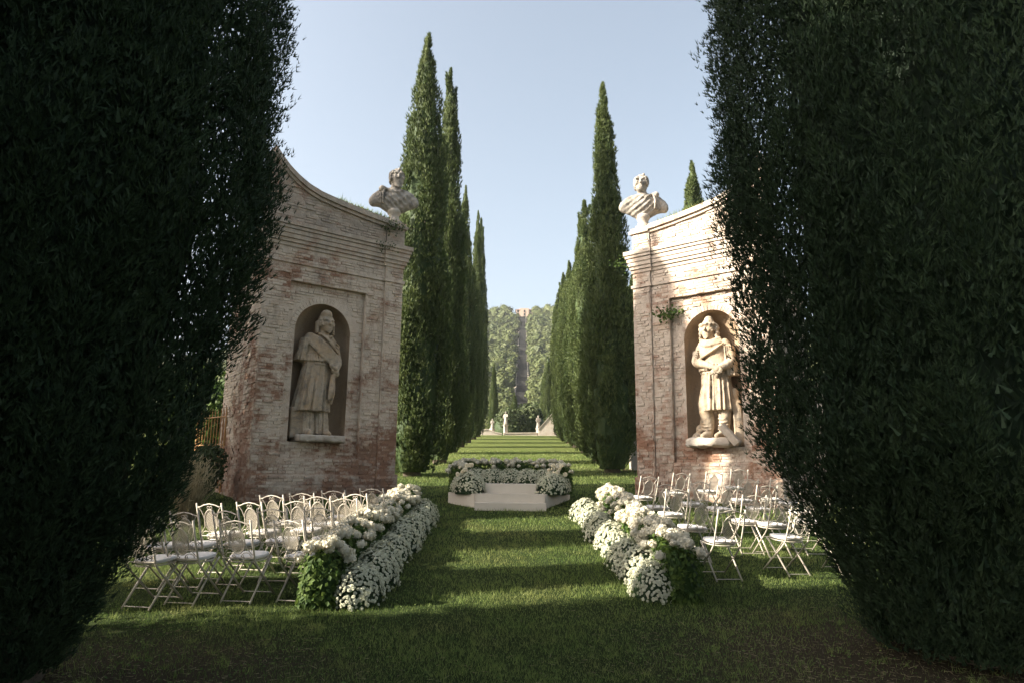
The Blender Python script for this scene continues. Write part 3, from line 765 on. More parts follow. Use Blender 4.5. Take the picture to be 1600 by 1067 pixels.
    def in_niche(a, b, z):
        zt = z+BRH
        if zt < nz0-.01: return False
        if z < nsp: return b > nc-nr-.005 and a < nc+nr+.005
        rr = nr+.18; zz = z-nsp
        if zz > rr: return False
        hw = math.sqrt(max(rr*rr-zz*zz, 0)); return b > nc-hw and a < nc+hw
    field(.57, ps0-.01, 1.585, zC-.06, 0); field(ps1+.01, SW-.01, 1.585, zC-.06, 0)
    field(ps0, ps1, 1.585, pz0-.01, 0); field(ps0, ps1, pz1+.01, zC-.06, 0)
    field(ps0+.01, ps1-.01, pz0+.01, pz1-.01, PD, in_niche)
    field(.575, SW-.01, zC+.045, zB-.23, 0)
    field(.01, .545, 1.60, zC-.06, .055); field(.01, .545, zC+.045, zB-.23, .055)
    field(.61, SW+.02, base+.2, 1.54, .06); field(-.04, .59, base+.2, 1.56, .115)
    field(.575, SW-.01, zA+.045, lambda s: top(s)-.26, 0)
    field(.01, .545, zA+.045, 8.59, .05)
    field(.97, 2.88, base+.2, 7.5, 0, None, (0, -1), (1, 0), SW-.06)     # face of the return wall
    field(-.05, .88, base+.2, 1.54, 0, None, (0, -1), (1, 0), SW+.03)
    field(.0, .93, 1.6, 7.3, 0, None, (0, -1), (1, 0), SW)          # outer end of the wall
    field(.03, .93, 1.6, 7.3, 0, None, (0, -1), (-1, 0), 0.0)             # inner end of the pier
    tag(obj('brickwork', np_mesh('brickwork', np.array(V), np.array(Fq), BK, R_), root), kind='stuff')
    # statue
    sp = P-t*nc+n*(PD-.19); st = empty('niche_statue', (sp[0], sp[1], nz0), (0, 0, math.atan2(-n[0], -n[1]) if False else math.atan2(n[1], n[0])+math.pi/2),
        label=('stone statue of a bearded robed figure in a soft cap, in the left niche' if left else 'stone statue of a bearded figure with crossed arms, in the right niche'), cat='statue', group='niche statues')
    st.scale = (1.08, 1.08, 1.08)
    sdf = statue_left() if left else statue_right()
    obj('figure', sdf.mesh('figure', MT['stone']), st)
    b = SDF((-.85, -.60, -.04), (.85, .50, .30), .02)
    if left:
        b.add(b.box((.06, -.06, .09), (.58, .40, .085), .05), .03)
    else:
        b.add(b.box((-.08, -.10, .11), (.56, .40, .10), .06), .03); b.add(b.ell((-.35, -.25, .12), (.3, .25, .14)), .05); b.add(b.ell((.2, -.3, .10), (.35, .2, .12)), .05)
    b.rough(.018, 13); b.rough(.008, 31)
    obj('base_slab', b.mesh('base_slab', MT['pale']), st)
    if not left:
        b = SDF((.05, -.65, -.04), (.90, -.10, .65), .02); b.add(b.box((.46, -.40, .27), (.30, .10, .085), .02, -.85), .01); b.rough(.006, 17)
        obj('broken_slab', b.mesh('broken_slab', MT['pale']), st)
    # bust on the pier
    bp = P-t*.25+n*(-.20)
    br = empty('stone_bust', (bp[0], bp[1], 8.78), (0, 0, math.radians(14 if left else -8)),
               label=('weathered stone bust on the pier of the left brick wing' if left else 'pale stone bust on the pier of the right brick wing'), cat='bust', group='pier busts')
    k = 1.0; br.scale = (1.0, 1.0, 1.14)
    q = bust_sdf(side).mesh('torso_and_head', MT['bust']); o = obj('torso_and_head', q, br); o.scale = (k, k, k); o.location = (0, 0, .10)
    MB().lathe([(.24, 0), (.24, .07), (.19, .10), (.155, .17), (.15, .24), (.19, .29), (.21, .34), (.19, .40)], 24).build('socle', MT['pale'], br, True)
    return dict(W=lambda s, d, z: np.array(W(s, d, z))+org, top=top)
WL = wing('left'); WR = wing('right')

# ------------------------------------------------------------------ cypress trees
def cyp_profile(pts):
    a = np.array(pts); return lambda t: np.interp(t, a[:, 0], a[:, 1])
def cypress_mesh(name, H, prof, npl, ntf, L, Wd, k, seed, m, zb=.12, plen=(.8, 2.1), pw=(.15, .34), sink=.25, core=.74, lean=(0, 0), face=None, lobe=1.0, lump=0.0, boughs=0, spread=.32, inner=0):
    rg = np.random.default_rng(seed); Hc = H-zb
    tt = np.linspace(0, 1, 400); pdf = prof(tt)+.10; cdf = np.cumsum(pdf); cdf /= cdf[-1]
    t0 = np.interp(rg.random(npl), cdf, tt)-.03; th = rg.uniform(0, 2*math.pi, npl)
    if face is not None:                                        # more sprays where the crown is seen close to
        th = np.where(rg.random(npl) < .55, face+rg.uniform(-1.7, 1.7, npl), th)
    ln = rg.uniform(*plen, npl)*np.clip(.35+1.2*prof(np.clip(t0, 0, 1))/prof(tt).max(), .4, 1.2)
    wd = rg.uniform(*pw, npl)*np.clip(.35+prof(np.clip(t0, 0, 1))/prof(tt).max(), .4, 1.15)
    t1 = np.clip(t0+ln/Hc, 0, 1.0)
    lob = 1+lobe*(.10*np.sin(3*th+seed)+.06*np.sin(5*th+t0*9+seed))
    if lump:
        lob = lob+lump*np.sin(2.3*th+1.7*np.sin(t0*23+seed))*np.sin(t0*31+1.9*np.sin(th*1.7))
    r0 = prof(np.clip(t0, 0, 1))*lob*(1-sink*rg.random(npl)); r1 = np.maximum(prof(t1)*lob*(1.02-sink*.6*rg.random(npl)), .02)
    r1 = np.maximum(r1, r0*.5*(1-t1))
    wd = wd*np.clip((1.03-t1)*9, .22, 1)
    if boughs:                                                  # some sprays break out of the outline
        r0[:boughs] *= .98; r1[:boughs] = r0[:boughs]+rg.uniform(.02, .26, boughs); ln[:boughs] = rg.uniform(.35, .9, boughs); wd[:boughs] = rg.uniform(.05, .13, boughs)
    A = np.stack([np.cos(th)*r0, np.sin(th)*r0, zb+np.clip(t0, 0, 1)*Hc], 1); th1 = th+rg.normal(0, .10, npl)
    B = np.stack([np.cos(th1)*r1, np.sin(th1)*r1, zb+np.clip(t0, 0, 1)*Hc+ln], 1)
    B[:, 2] = np.minimum(B[:, 2], H+rg.uniform(-.25, .1, npl))
    u = rg.random((npl, ntf))**.85
    ax = nrm(B-A); e1 = nrm(np.cross(ax, [0.3, .2, .9])); e2 = np.cross(ax, e1); ph = rg.uniform(0, 2*math.pi, (npl, ntf))
    rad = wd[:, None]*np.sin(np.pi*np.clip(u*.86+.12, 0, 1))**.8*rg.uniform(.55, 1.05, (npl, ntf))
    off = e1[:, None]*np.cos(ph)[..., None]+e2[:, None]*np.sin(ph)[..., None]
    Pp = A[:, None]+(B-A)[:, None]*u[..., None]+off*rad[..., None]
    D = ax[:, None]*.85+off*.55+np.array([0, 0, .25])
    P2 = Pp.reshape(-1, 3); D2 = nrm(D.reshape(-1, 3))
    kp = P2[:, 2] > zb*.5
    P2, D2 = P2[kp], D2[kp]
    tone = np.repeat(rg.uniform(0, .55, npl), ntf)[kp]
    V, Fc = blades(P2, D2, np.full(len(P2), L), np.full(len(P2), Wd), k, spread, rg)
    parts = [(V, Fc, np.clip(np.repeat(tone, k)+rg.uniform(0, .45, len(Fc)), 0, 1))]
    if core:  # solid dark core added inside the crown to block light
        nz, na = 40, 18; zz = np.linspace(0, .985, nz); aa = np.linspace(0, 2*math.pi, na+1)[:-1]
        rr = prof(zz)[:, None]*core*(1+.10*np.sin(3*aa+seed)+rg.normal(0, .05, (nz, na)))
        CV = np.stack([np.cos(aa)*rr, np.sin(aa)*rr, np.repeat((zb+zz*Hc)[:, None], na, 1)], -1).reshape(-1, 3)
        i = np.arange(nz-1)[:, None]*na; j = np.arange(na)[None]
        CF = np.stack([i+j, i+(j+1) % na, i+na+(j+1) % na, i+na+j], -1).reshape(-1, 4)
        parts.append((CV, CF, .1))
    if inner:                                                   # filler foliage deep in the crown, added to block light
        ti = np.interp(rg.random(inner), cdf, tt); ai = rg.uniform(0, 2*math.pi, inner)
        ri = prof(ti)*np.sqrt(rg.uniform(.30, .93, inner))*(1+lobe*(.10*np.sin(3*ai+seed)))
        Pi = np.stack([np.cos(ai)*ri, np.sin(ai)*ri, zb+ti*Hc], 1)
        Vi, Fi = blades(Pi, np.tile([0, 0, 1.0], (inner, 1)), np.full(inner, .12), np.full(inner, .034), 1, .45, rg)
        parts.append((Vi, Fi, rg.uniform(0, .6, inner)))
    V, Fc, r = join(parts)
    V[:, 0] += lean[0]*(V[:, 2]/H)**1.5*H; V[:, 1] += lean[1]*(V[:, 2]/H)**1.5*H
    return np_mesh(name, V, Fc, m, r)
def trunk_mesh(H, r):
    rr = random.Random(int(H*10)); pts = [(0, 0, -.3)]+[(rr.uniform(-.03, .03), rr.uniform(-.03, .03), H*.8*i/6) for i in range(1, 7)]
    m = MB(); m.tube(pts, [r*1.5]+[r*(1.1-.9*i/6) for i in range(1, 7)], 9)
    for i in range(8):
        a = rr.uniform(0, 6.28); z = H*rr.uniform(.06, .5); l = rr.uniform(.4, .8)*r*5
        m.tube([(0, 0, z), (math.cos(a)*l*.5, math.sin(a)*l*.5, z+.25), (math.cos(a)*l*.8, math.sin(a)*l*.8, z+.9)], [r*.3, r*.2, r*.07], 5)
    return m.mesh('trunk', MT['bark'], True)
P_A = cyp_profile([(0, .62), (.03, .88), (.12, 1.02), (.3, 1.05), (.5, .96), (.68, .74), (.82, .46), (.92, .22), (1, .03)])
P_B = cyp_profile([(0, .50), (.05, .90), (.2, 1.05), (.42, .98), (.6, .70), (.72, .50), (.86, .30), (.95, .14), (1, .03)])
P_C = cyp_profile([(0, .45), (.05, .80), (.2, 1.0), (.45, 1.0), (.7, .72), (.85, .40), (1, .03)])
P_D = cyp_profile([(0, .6), (.05, .95), (.25, 1.0), (.45, .80), (.62, .55), (.8, .33), (.92, .16), (1, .02)])
HB = 16.0
CY = [cypress_mesh('crown', HB, P_A, 300, 112, .15, .045, 3, 1, MT['cypress'], lean=(.0, 0), lump=.06),
      cypress_mesh('crown', HB, P_B, 300, 112, .15, .045, 3, 2, MT['cypress'], lean=(.006, 0), lump=.09),
      cypress_mesh('crown', HB, P_C, 260, 112, .17, .05, 3, 3, MT['cypress'], lump=.09),
      cypress_mesh('crown', HB, P_D, 300, 112, .15, .045, 3, 4, MT['cypress'], lean=(-.012, 0), lump=.08)]
P_E = cyp_profile([(0, .5), (.05, .85), (.2, 1.0), (.42, .98), (.55, .80), (.66, .56), (.78, .42), (.88, .27), (.93, .12), (1, .03)])
CY.append(cypress_mesh('crown', HB, P_E, 300, 112, .15, .045, 3, 6, MT['cypress'], lump=.12, boughs=14))
TR = trunk_mesh(HB, .22)
def cypress(x, y, H, var, label, group, rz=0.0, fat=1.0, z=None):
    r = empty('cypress_tree', (x, y, gz(y) if z is None else z), (0, 0, rz), label, 'tree', group)
    k = H/HB
    c = obj('crown', CY[var], r); c.scale = (fat, fat, k)
    q = obj('trunk', TR, r); q.scale = (min(1, k*1.3),)*2+(k,)
    return r
def top_h(px, py, Y): return at_depth(px, py, Y)[2]-gz(Y)
GL, GR = 'cypresses along the left of the avenue', 'cypresses along the right of the avenue'
ords = ['first', 'second', 'third', 'fourth', 'fifth', 'sixth', 'seventh', 'eighth', 'ninth']
rowL = [(24.2, 643, (662, 53), 0, .95, 0), (30.0, 686, (694, 97), 4, .85, 0), (37.0, 0, (712, 470), 2, .78, 1), (43.5, 0, (728, 286), 1, .72, 2), (49.5, 0, (736, 400), 2, .75, 3), (55.5, 0, (745, 327), 3, .72, 4), (61.5, 0, (752, 335), 4, .8, 5)]
for i, (y, bx_, tp, v, fat, rz) in enumerate(rowL):
    x = at_depth(bx_, 745, y)[0] if bx_ else -3.45+.0112*(y-24)
    cypress(x, y, top_h(*tp, y), v, f'{ords[i]} tall dark cypress from the camera in the left avenue row', GL, rz, fat)
rowR = [(26.4, 957, (930, 127), 3, .92, 0.35), (32.5, 0, (905, 395), 2, .9, 1), (38.5, 0, (893, 306), 4, .95, 2), (44.5, 0, (886, 400), 2, .85, 3), (50.5, 0, (880, 408), 0, .9, 4), (56.5, 0, (874, 424), 3, .9, 5), (62.5, 0, (870, 440), 2, .85, 0)]
for i, (y, bx_, tp, v, fat, rz) in enumerate(rowR):
    x = at_depth(bx_, 738, y)[0] if bx_ else 4.05+.0112*(y-25)
    cypress(x, y, top_h(*tp, y), v, f'{ords[i]} tall cypress from the camera in the right avenue row', GR, rz, fat)
q = at_depth(1081, 252, 33); cypress(q[0], 33, q[2]-gz(33), 0, 'cypress whose tip shows above the right brick wing', None, 2.0, .95)
q = at_depth(984, 425, 31); cypress(q[0]+.1, 31, q[2]-gz(31), 1, 'cypress half hidden between the avenue and the right brick wing', None, 1.0, .85)
# slim cypresses beyond the end of the lawn
for px, py, Y, fat, v, lb in ((773, 566, 84, .62, 3, 'slim dark cypress left of the path beyond the lawn end'), (804, 612, 92, .6, 0, 'small slim cypress just left of the foot of the hill path'), (856, 556, 90, .95, 2, 'sunlit cypress right of the path beyond the lawn end'), (866, 520, 100, .9, 0, 'farthest cypress on the right beyond the lawn end')):
    q = at_depth(px, py, Y); cypress(q[0], Y, q[2]-4.85, v, lb, 'cypresses beyond the lawn end', .7, fat, 4.85)
# off to the left, out of the frame: trees read from lawn shadows, others added for their shade
GS = 'cypresses of the side garden left of the picture'
for i, (x, y, H, v, fat) in enumerate(((-16.2, 5.8, 15.5, 0, .62), (-16.4, 8.65, 16, 2, .75), (-16.0, 11.9, 15, 3, .85), (-13.2, 12.9, 15, 3, .75), (-13.4, 14.7, 17.5, 2, 1.1), (-13.6, 17.0, 17, 0, 1.05), (-8.6, 4.15, 15, 0, 1.7), (-9.0, .2, 16, 2, 2.2), (-5.1, 2.1, 16, 0, 1.65))):
    cypress(x, y, H, v, f'unseen cypress casting shade from left of the view, {ords[i]} of nine', GS, i, fat)

# the two big near cypresses that frame the view
def near_cypress(x, y, H, pts, seed, label, trim=.06):
    r = empty('near_cypress_tree', (x, y, gz(y)), label=label, cat='tree', group='big cypresses framing the view')
    pf = cyp_profile([(t, max(q-trim, .04)) for t, q in pts])
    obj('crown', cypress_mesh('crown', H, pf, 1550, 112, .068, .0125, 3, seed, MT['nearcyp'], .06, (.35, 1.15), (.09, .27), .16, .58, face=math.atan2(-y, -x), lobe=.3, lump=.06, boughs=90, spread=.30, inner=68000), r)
    obj('trunk', trunk_mesh(H, .26), r)
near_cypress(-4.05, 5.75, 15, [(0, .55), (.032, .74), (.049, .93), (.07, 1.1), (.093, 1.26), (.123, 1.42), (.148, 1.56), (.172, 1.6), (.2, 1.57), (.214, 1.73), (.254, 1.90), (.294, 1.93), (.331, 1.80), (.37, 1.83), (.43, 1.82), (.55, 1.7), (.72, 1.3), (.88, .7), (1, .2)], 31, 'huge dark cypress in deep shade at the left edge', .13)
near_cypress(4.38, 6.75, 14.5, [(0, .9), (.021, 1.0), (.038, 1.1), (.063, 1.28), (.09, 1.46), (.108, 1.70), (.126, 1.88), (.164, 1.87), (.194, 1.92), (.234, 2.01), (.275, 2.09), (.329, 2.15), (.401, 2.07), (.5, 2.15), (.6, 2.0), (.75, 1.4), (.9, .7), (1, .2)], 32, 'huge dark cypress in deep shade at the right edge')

# ------------------------------------------------------------------ end of the lawn
def far_things():
    z0 = gz(67.6)
    def poly_wall(name, pxs, Y, th, m, label):
        pts = [at_depth(px, py, Y) for px, py in pxs]; o = pts[0]
        r = MB(); n = len(pts)
        v = [(p[0]-o[0], 0, p[2]-o[2]) for p in pts]+[(p[0]-o[0], th, p[2]-o[2]) for p in pts]
        r.add(v, [tuple(range(n)), tuple(range(2*n-1, n-1, -1))]+[((i+1) % n, i, i+n, (i+1) % n+n) for i in range(n)])
        e = empty(name, (o[0], Y, o[2]), label=label, cat='wall')
        r.build('wall', m, e)
        c = MB(); tops = v[1:n-1]
        for i in range(len(tops)-1):
            a, b = tops[i], tops[i+1]
            c.add([(a[0], -.06, a[2]+.004), (b[0], -.06, b[2]+.004), (b[0], th+.06, b[2]+.004), (a[0], th+.06, a[2]+.004), (a[0], -.06, a[2]+.1), (b[0], -.06, b[2]+.1), (b[0], th+.06, b[2]+.1), (a[0], th+.06, a[2]+.1)], [(0,1,5,4),(1,2,6,5),(2,3,7,6),(3,0,4,7),(4,5,6,7)])
        c.build('coping', MT['pale'], e)
    poly_wall('ramp_wall', [(841, 681), (841, 671), (866, 643), (900, 643), (900, 681)], 68.0, .5, MT['pale'], 'pale sunlit ramp wall at the right end of the lawn')
    poly_wall('curved_wall', [(748, 684), (752, 672), (762, 671), (764, 672), (775, 676), (784, 677.5), (784, 684)], 68.0, .4, MT['pale'], 'low grey curved wall at the left end of the lawn')
    poly_wall('ledge_wall', [(787, 682), (787, 677), (839, 676.5), (839, 682)], 68.4, .35, MT['pale'], 'thin stone ledge across the end of the lawn')
    s = SDF((-.45, -.35, 0), (.45, .35, 1.45), .035)
    s.add(s.skirt(0, .8, (0, 0), (0, 0), (.24, .22), (.16, .13), 7, .02), .03); s.add(s.ell((0, 0, .92), (.2, .14, .25)), .05)
    s.add(s.path([(.18, 0, 1.08), (.28, -.05, .85), (.12, -.18, .78)], [.07, .06, .05]), .04); s.add(s.path([(-.18, 0, 1.08), (-.28, -.05, .85), (-.2, -.12, .68)], [.07, .06, .05]), .04)
    s.add(s.cone((0, 0, 1.1), (0, 0, 1.24), .06, .05), .03); head(s, (0, 0, 1.31), .105, None, False, 0)
    fm = s.mesh('figure', MT['bust'])
    for px, pb, Y, k, ph, rz, lb in ((790, 679, 68.9, .95, 1.05, -.5, 'small statue on a pedestal at the left of the lawn end'), (841, 678, 68.9, .9, .75, .4, 'small statue on a pedestal beside the ramp wall'), (769, 680, 69.3, .7, .7, 0, 'smallest statue by the curved wall at the lawn end')):
        p = at_depth(px, pb, Y); e = empty('garden_statue', (p[0], Y, z0-.2), (0, 0, rz), lb, 'statue', 'statues at the lawn end')
        MB().lathe([(.34, 0), (.34, .15), (.25, .22), (.24, ph+.02), (.30, ph+.08), (.30, ph+.2)], 4).build('pedestal', MT['pale'], e)
        f = obj('figure', fm, e, (0, 0, ph+.2)); f.scale = (k, k, k)
    p = at_depth(883, 690, 58); e = empty('garden_statue', (p[0], 58, gz(58)), (0, 0, .2), 'small stone figure standing at the foot of the right avenue cypresses', 'statue', 'statues at the lawn end')
    MB().lathe([(.22, 0), (.22, .1), (.16, .14), (.16, .2)], 4).build('pedestal', MT['pale'], e); f = obj('figure', fm, e, (0, 0, .2)); f.scale = (.5, .5, .5)
far_things()

def bush_mesh(name, rx, ry, rz, n, L, W, m, seed, clumps=14, tilt=.6):
    rg = np.random.default_rng(seed); P, Nn, T = [], [], []
    C = nrm(rg.normal(0, 1, (clumps, 3))); C[:, 2] = np.abs(C[:, 2])*1.0-.1
    for c in C:
        d = nrm(rg.normal(0, 1, (n//clumps, 3))); rr = rg.uniform(.28, .50)
        P.append(c*.62+d*rr*rg.uniform(.75, 1.1, (len(d), 1))); Nn.append(d); T.append(np.full(len(d), rg.uniform(0, .5)))
    P = np.concatenate(P)*[rx, ry, rz]+[0, 0, rz*.62]; Nn = np.concatenate(Nn); k = P[:, 2] > 0
    V, Fc = leaves(P[k], Nn[k], L, W, rg, tilt)
    iv, jf = ico(2); CV = iv*[rx*.72, ry*.72, rz*.62]+[0, 0, rz*.62]; CV[:, 2] = np.maximum(CV[:, 2], -.05)
    V, Fc, r = join([(V, Fc, np.clip(np.concatenate(T)[k]+rg.uniform(0, .5, k.sum()), 0, 1)), (CV, jf, .1)])
    return np_mesh(name, V, Fc, m, r)
def bush(x, y, z, me, label, scale=1.0, rz=0, group=None, name='evergreen_bush', cat='bush'):
    r = empty(name, (x, y, z), (0, 0, rz), label, cat, group)
    o = obj('foliage', me, r); o.scale = (scale,)*3
    m = MB()
    for i in range(5):
        a = i*1.256; m.tube([(0, 0, -.1), (math.cos(a)*.12*scale, math.sin(a)*.12*scale, .35*scale), (math.cos(a)*.3*scale, math.sin(a)*.3*scale, .9*scale)], [.05*scale, .035*scale, .015*scale], 5)
    m.build('stem', MT['bark'], r); return r
BM = bush_mesh('foliage', 1.0, 1.0, 1.15, 5200, .14, .08, MT['holm'], 5)
BM2 = bush_mesh('foliage', 1.0, 1.0, 1.15, 3600, .17, .11, MT['holm'], 6)
BM3 = bush_mesh('foliage', 1.0, 1.0, 1.15, 3600, .17, .11, MT['wood'], 8)
for px, Y, sc, me, lb in ((797, 80, 2.6, BM, 'dark evergreen bush left of the foot of the hill path'), (826, 82, 2.9, BM2, 'dark evergreen bush right of the foot of the hill path'), (812, 96, 3.1, BM, 'dark evergreen bush closing the foot of the hill path'),
                          (782, 104, 3.2, BM3, 'olive green bush beyond the left end of the lawn'), (838, 100, 3.2, BM3, 'olive green bush behind the ramp wall statue')):
    q = at_depth(px, 670, Y); bush(q[0], Y, 4.7, me, lb, sc, Y, 'bushes beyond the lawn end')
# beside the left wing: gate, shrub, dry grass, sunlit bush behind
q = WL['W'](4.05, -1.9, 0)
bush(q[0]-.15, q[1]-1.15, gz(q[1])-.05, BM, 'dark rounded shrub at the outer foot of the left brick wing', .80, 0)
def gate():
    a = at_depth(350, 700, 18.6); b = at_depth(318, 700, 19.4); z = gz(18.6)
    r = empty('iron_gate', (a[0], a[1], z), (0, 0, math.atan2(b[1]-a[1], b[0]-a[0])), 'tall rusty orange iron gate beyond the left brick wing', 'gate')
    Lg = 1.7
    m = MB(); m.tube([(0, 0, 0), (0, 0, 2.3)], .035, 8); m.build('post', MT['gate'], r)
    m = MB(); m.tube([(Lg, 0, 0), (Lg, 0, 2.3)], .035, 8); m.build('post', MT['gate'], r)
    for z_ in (.25, 1.3, 2.05): MB().tube([(0, 0, z_), (Lg, 0, z_)], .018, 6).build('rail', MT['gate'], r)
    for i in range(1, 10):
        x = Lg*i/10; MB().tube([(x, 0, .12), (x, 0, 2.2), (x, 0, 2.3)], [.012, .012, .002], 6).build('bar', MT['gate'], r)
gate()
q = at_depth(342, 680, 24); bush(q[0], 24, gz(24), bush_mesh('foliage', 1.0, 1.0, 1.15, 3000, .13, .09, MT['hyleaf'], 12), 'sunlit yellow green bush behind the rusty iron gate', 2.2, 1)
def dry_clump():
    q = on_ground(290, 812); rg = np.random.default_rng(4); n = 700
    P = np.zeros((n, 3)); P[:, :2] = rg.normal(0, .06, (n, 2)); D = nrm(np.stack([rg.normal(0, .30, n), rg.normal(0, .30, n), np.full(n, 1.0)], 1)); Ls = rg.uniform(.5, 1.25, n)
    V, Fc = blades(P, D, Ls, np.full(n, .012), 1, .03, rg)
    e = empty('dry_grass_clump', q, label='pale dry ornamental grass clump behind the left chairs', cat='plant')
    tag(obj('blades', np_mesh('blades', V, Fc, MT['drygrass'], rg.random(n)), e), kind='stuff')
    n = 900; T = rg.integers(0, 700, n); B = P[T]+D[T]*Ls[T][:, None]*rg.uniform(.85, 1.05, (n, 1))
    V, Fc = blades(B, D[T], np.full(n, .10), np.full(n, .02), 2, .4, rg)
    tag(obj('plumes', np_mesh('plumes', V, Fc, MT['drygrass'], rg.uniform(.5, 1, len(Fc))), e), kind='stuff')
dry_clump()
# masonry glimpsed behind the right wing
def back_walls():
    a = at_depth(987, 740, 27.5); r = empty('garden_wall', (a[0], 27.5, gz(27.5)-.1), label='pale sunlit garden wall behind the right avenue cypress', cat='wall')
    MB().box(0, 9, 0, .5, 0, 3.6).build('wall', MT['pale'], r); MB().box(-.06, 9.06, -.07, .57, 3.603, 3.75).build('coping', MT['pale'], r)
    a = at_depth(1212, 750, 19); r = empty('low_brick_wall', (a[0], 19.4, gz(19.4)-.1), label='low orange brick wall right of the right wing, behind the near cypress', cat='wall')
    MB().box(0, 3.2, 0, .4, 0, 1.05).build('wall', MT['brick'], r); MB().box(-.05, 3.25, -.06, .46, 1.053, 1.15).build('coping', MT['pale'], r)
back_walls()
# plants rooted in the walls
def wall_tuft(p, n, L, m, seed, label, name='wall_plant', nrmv=(0, -1, .3)):
    rg = np.random.default_rng(seed); e = empty(name, p, label=label, cat='plant', group='plants rooted in the brick wings')
    P = rg.normal(0, 1, (n, 3))*np.array([.22, .12, .10]); V, Fc = leaves(P, np.tile(nrmv, (n, 1)), L, L*.7, rg, .7)
    s = MB()
    for i in range(5): s.tube([(0, .08, 0), tuple(P[i]*.6), tuple(P[i])], .004, 4)
    s.build('stem', MT['bark'], e)
    tag(obj('leaves', np_mesh('leaves', V, Fc, m, rg.random(n)), e), kind='stuff')
def wall_grass(Wd, s0, s1, n, seed, label, zf):
    rg = np.random.default_rng(seed); s = rg.uniform(s0, s1, n); s = s0+(s1-s0)*((s-s0)/(s1-s0))
    P = np.array([Wd['W'](a, rg.uniform(-.3, .10), zf(a)) for a in s]); o = P.mean(0)
    e = empty('coping_grass', o, label=label, cat='grass', group='plants rooted in the brick wings')
    k = rg.random(n) < .5
    V1, F1 = blades(P-o, np.tile([0, 0, 1.0], (n, 1)), rg.uniform(.06, .22, n), np.full(n, .018), 2, .35, rg)
    V2, F2 = leaves((P-o)[k]+[0, 0, .03], np.tile([0, -.5, .7], (k.sum(), 1)), .07, .05, rg, .6)
    V, Fc, r = join([(V1, F1, rg.random(len(F1))), (V2, F2, rg.random(len(F2)))])
    tag(obj('blades', np_mesh('blades', V, Fc, MT['grass'], r), e), kind='stuff')
wall_grass(WL, .5, 2.1, 420, 1, 'green weeds growing along the coping of the left brick wing', lambda a: WL['top'](a))
wall_grass(WR, .7, 2.4, 150, 2, 'sparse weeds on the coping of the right brick wing', lambda a: WR['top'](a))
wall_tuft(WL['W'](.5, .10, 8.55), 260, .07, MT['holm'], 3, 'dark creeper beside the left bust')
wall_tuft(WR['W'](1.12, .07, 6.05), 170, .09, MT['hyleaf'], 4, 'yellow green caper plant at the panel corner of the right brick wing')
wall_tuft(WR['W'](-.15, .05, 7.75), 130, .07, MT['hyleaf'], 6, 'small plant on the cornice under the right bust')
wall_tuft(WL['W'](.75, .16, 7.9), 120, .06, MT['holm'], 7, 'dark moss cushion on the cornice of the left brick wing')

# ------------------------------------------------------------------ stage with steps and flower banks
def build_stage():
    cx = .005
    r = empty('flower_stage', (cx, 16.05, gz(16.05)), label='cream painted stage with two steps at the head of the aisle', cat='stage')
    o = Vector(r.location); Z = lambda z: z-o.z
    lo, up = 1.17, 1.39
    P = [(-.86, .44), (.86, .44), (1.54, 2.1), (1.54, 3.2), (-1.54, 3.2), (-1.54, 1.25), (-1.05, .60)]
    def bev(poly, z0, z1, name):
        m = MB(); m.prism(poly, z0, z1-.012); c = np.mean(poly, 0); p2 = [tuple((np.array(q)-c)*.995+c) for q in poly]
        m.prism(p2, z1-.0119, z1); return m.build(name, MT['stage'], r)
    bev(P, -.25, Z(lo), 'lower_platform')
    bev([(-.60, .62), (.60, .62), (1.25, 1.9), (1.25, 3.0), (-1.25, 3.0), (-1.25, 1.7)], Z(lo)+.002, Z(up), 'upper_platform')
    bev([(-.82, .0), (.82, 0), (.82, .298), (-.82, .298)], -.15, Z(.975), 'step')
    bev([(-.80, .30), (.80, .30), (.80, .438), (-.80, .438)], -.15, Z(lo)+.004, 'step')
    return o
build_stage()

def flower_head(seed, n=40, R=.072):
    rg = np.random.default_rng(seed); D = nrm(rg.normal(0, 1, (n, 3))); D = D[D[:, 2] > -.75]
    P = D*R*np.array([1, 1, .82])*rg.uniform(.88, 1.05, (len(D), 1))
    V, Fc = leaves(P, D, .044, .040, rg, .4)
    iv, jf = ico(1); V2 = iv*R*np.array([.86, .86, .70])
    V, Fc, r = join([(V, Fc, rg.uniform(.2, 1, len(Fc))), (V2, jf, .3)])
    return np_mesh('blossom', V, Fc, MT['white'], r)
HEADS = [flower_head(i) for i in (1, 2, 3, 4)]
def box_foliage(name, lx, ly, h, n, L, W, m, seed):
    rg = np.random.default_rng(seed); d = rg.normal(0, 1, (n, 3)); d[:, 2] = np.abs(d[:, 2])
    d /= (np.abs(d)**4).sum(1, keepdims=True)**.25
    P = d*[lx/2, ly/2, h]*rg.uniform(.72, 1.06, (n, 1)); P[:, 2] = np.where(rg.random(n) < .35, P[:, 2]*rg.random(n), P[:, 2])
    V, Fc = leaves(P, d, L, W, rg, .55)
    iv, jf = ico(2); q = iv/((np.abs(iv)**4).sum(1, keepdims=True)**.25); CV = q*[lx*.42, ly*.42, h*.82]; CV[:, 2] = np.maximum(CV[:, 2], -.03)
    V, Fc, r = join([(V, Fc, rg.random(n)), (CV, jf, .05)])
    return np_mesh(name, V, Fc, m, r)
HYF = [box_foliage('foliage', .80, .48, .58, 1500, .075, .05, MT['hyleaf'], s) for s in (1, 2, 3)]
